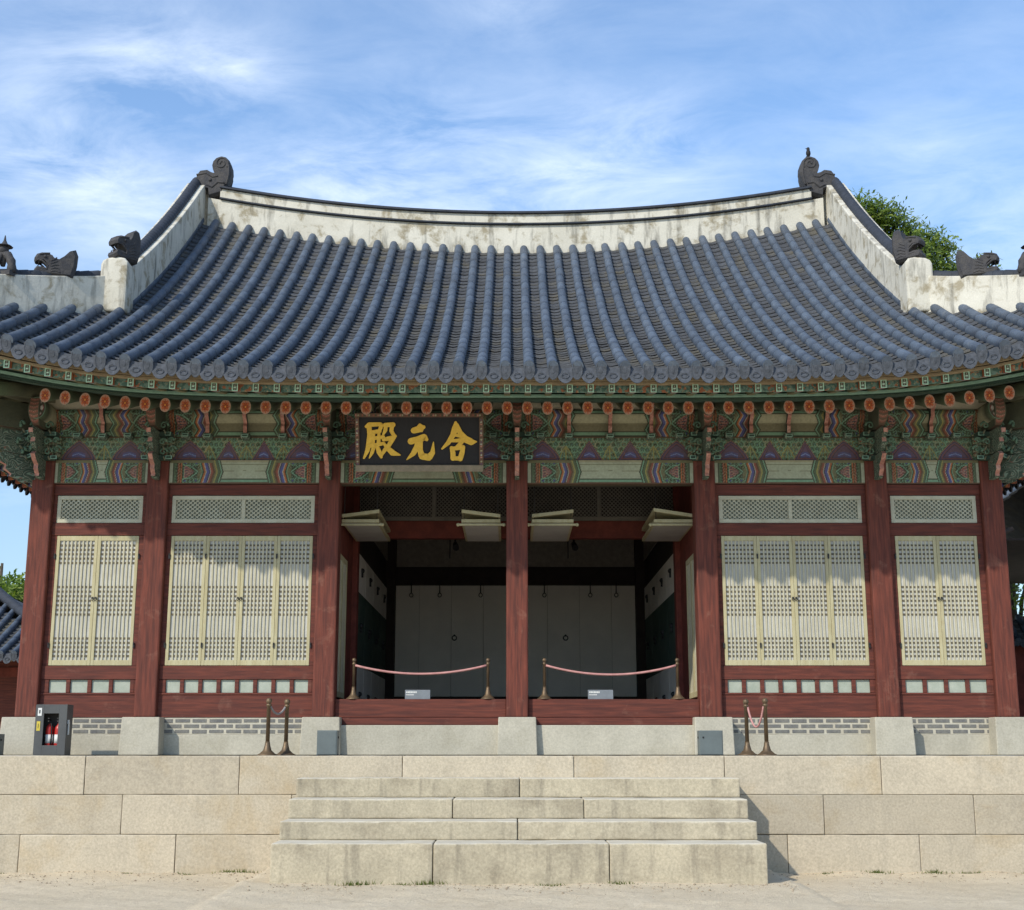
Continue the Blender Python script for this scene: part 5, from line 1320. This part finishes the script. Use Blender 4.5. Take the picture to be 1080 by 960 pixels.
mb.build('tile_cap', [M['tile'], M['pan'], M['tile_end']], wl, recalc=False)

# ------------------------------------------------------------------ trees
def tree(name, label, base, top, crowns, leaf, seed, group='trees behind the halls'):
    rr = random.Random(seed); t = thing(name, label, 'tree', base, 0, group)
    mb = MB(); H_ = top - base[2]
    mb.tube([(0, 0, 0), (.1, 0, H_ * .35), (.0, .1, H_ * .62), (.1, 0, H_ * .85)], [H_ * .026, H_ * .02, H_ * .014, H_ * .005], 10)
    lm = MB()
    for cx_, cy_, cz_, rx, n in crowns:
        mb.tube([(.05, .05, H_ * .5), (cx_ * .5, cy_ * .5, H_ * .5 + (cz_ - H_ * .5) * .6), (cx_, cy_, cz_)], [H_ * .010, H_ * .006, H_ * .002], 6)
        for k in range(n):
            # twigs radiate from the clump, leaves sit along them
            th = rr.uniform(0, 6.283); ph = math.acos(rr.uniform(-.75, 1)); q = rx * rr.random() ** .45
            c = Vector((cx_ + q * math.sin(ph) * math.cos(th), cy_ + q * math.sin(ph) * math.sin(th), cz_ + q * .8 * math.cos(ph)))
            for j in range(7):
                p = c + Vector((rr.gauss(0, 1), rr.gauss(0, 1), rr.gauss(0, .8))) * leaf * 1.9
                d = Vector((rr.gauss(0, 1), rr.gauss(0, 1), rr.gauss(0, 1))).normalized(); e = d.orthogonal().normalized()
                s_ = leaf * rr.uniform(.6, 1.25)
                lm.add([p - d * s_, p + e * s_ * .42, p + d * s_, p - e * s_ * .42], [(0, 1, 2, 3)])
    mb.build('trunk', M['bark'], t); lm.build('crown', M['leaf'], t, recalc=False)
    return t
tree('broadleaf_tree', 'tall leafy tree rising behind the right end of the main roof', (11.35, 20, -1.15), 17.7,
     [(-.75, 0, 17.2, .6, 170), (-.1, 0, 16.9, .65, 190), (.6, .2, 16.5, .55, 150), (1.2, .3, 16.2, .6, 160), (-.4, .6, 16.2, 1.0, 260), (.5, -.2, 15.6, .9, 240), (1.7, .2, 15.3, .6, 130), (1.75, .2, 16.0, .28, 50), (2.2, .1, 15.1, .36, 70), (2.3, .1, 14.5, .5, 80), (1.3, 0, 14.9, .9, 180), (.2, 0, 14.9, 1.2, 200), (2.75, 0, 15.5, .2, 28), (2.95, 0, 14.9, .3, 60), (2.6, .3, 14.2, .5, 90), (1.9, -.2, 14.6, .7, 150)], .095, 3)
tree('garden_tree', 'bright green tree seen through the gap beside the rightmost column', (13.9, 19, -1.33), 7.0,
     [(-.4, 0, 5.4, 1.1, 140), (.6, .2, 6.4, 1.0, 110), (-.9, .4, 4.2, 1.0, 110), (.6, 0, 4.3, 1.2, 130), (-.1, .3, 6.9, .7, 60)], .085, 4)
tree('round_tree', 'dark green tree beyond the roof of the side hall at the far left', (-19.0, 31, -1.33), 8.2,
     [(.9, 0, 6.6, 1.2, 260), (1.9, 0, 5.6, 1.2, 240), (0, 0, 6.3, 1.3, 320), (1.3, .2, 5.8, 1.1, 150), (-1.5, .2, 6.3, 1.4, 180), (.5, -.4, 4.8, 1.6, 200), (-2.6, 0, 5.6, 1.4, 150)], .13, 5)

# ------------------------------------------------------------------ weeds at the foot of the stones
gm = MB(); rr = random.Random(9)
spots = [(-1.67, -4.27, 1.0), (-.93, -4.27, 1.0), (1.05, -4.26, .7), (-1.2, -4.26, .5), (-3.4, -2.2, .7), (-3.9, -2.16, .5), (-6.2, -2.2, .7), (4.2, -2.2, .8), (4.9, -2.2, .9), (5.3, -2.18, .7), (3.6, -2.2, .5), (6.0, -2.18, .6), (-3.2, -2.25, .8), (-4.6, -2.18, .4), (6.5, -2.2, .6), (.35, -4.27, .6)]
for x, y, s_ in spots:
    for k in range(int(90 * s_)):
        px_, py_ = x + rr.gauss(0, .10 * s_), y - abs(rr.gauss(0, .04)); z = ground_z(px_, py_) - .004
        h = rr.uniform(.02, .07) * s_; a = rr.uniform(0, 6.28); w = .006; l = rr.gauss(0, .02)
        gm.add([(px_ - w * math.cos(a), py_ - w * math.sin(a), z), (px_ + w * math.cos(a), py_ + w * math.sin(a), z), (px_ + l, py_ - .012, z + h)], [(0, 1, 2)])
tag(gm.build('weeds', M['grass'], None, recalc=False), 'small green weeds growing at the foot of the steps and terrace', 'weeds', None, 'stuff')
# sand, gravel and small stones washed up against the wall
pm = MB()
for k in range(1500):
    x = rr.uniform(-7.2, 7.2)
    if abs(x) < 2.75: y = -4.26 - abs(rr.gauss(0, .5))
    else: y = -2.15 - abs(rr.gauss(0, .75))
    r_ = rr.uniform(.003, .017) * (1 if rr.random() < .3 else .55); pm.ball((x, y, ground_z(x, y) + r_ * .3), r_, n=6, sc=(1, 1, .6))
tag(pm.build('gravel', M['grit'], None), 'loose pebbles scattered on the sand along the stones', 'gravel', None, 'stuff')
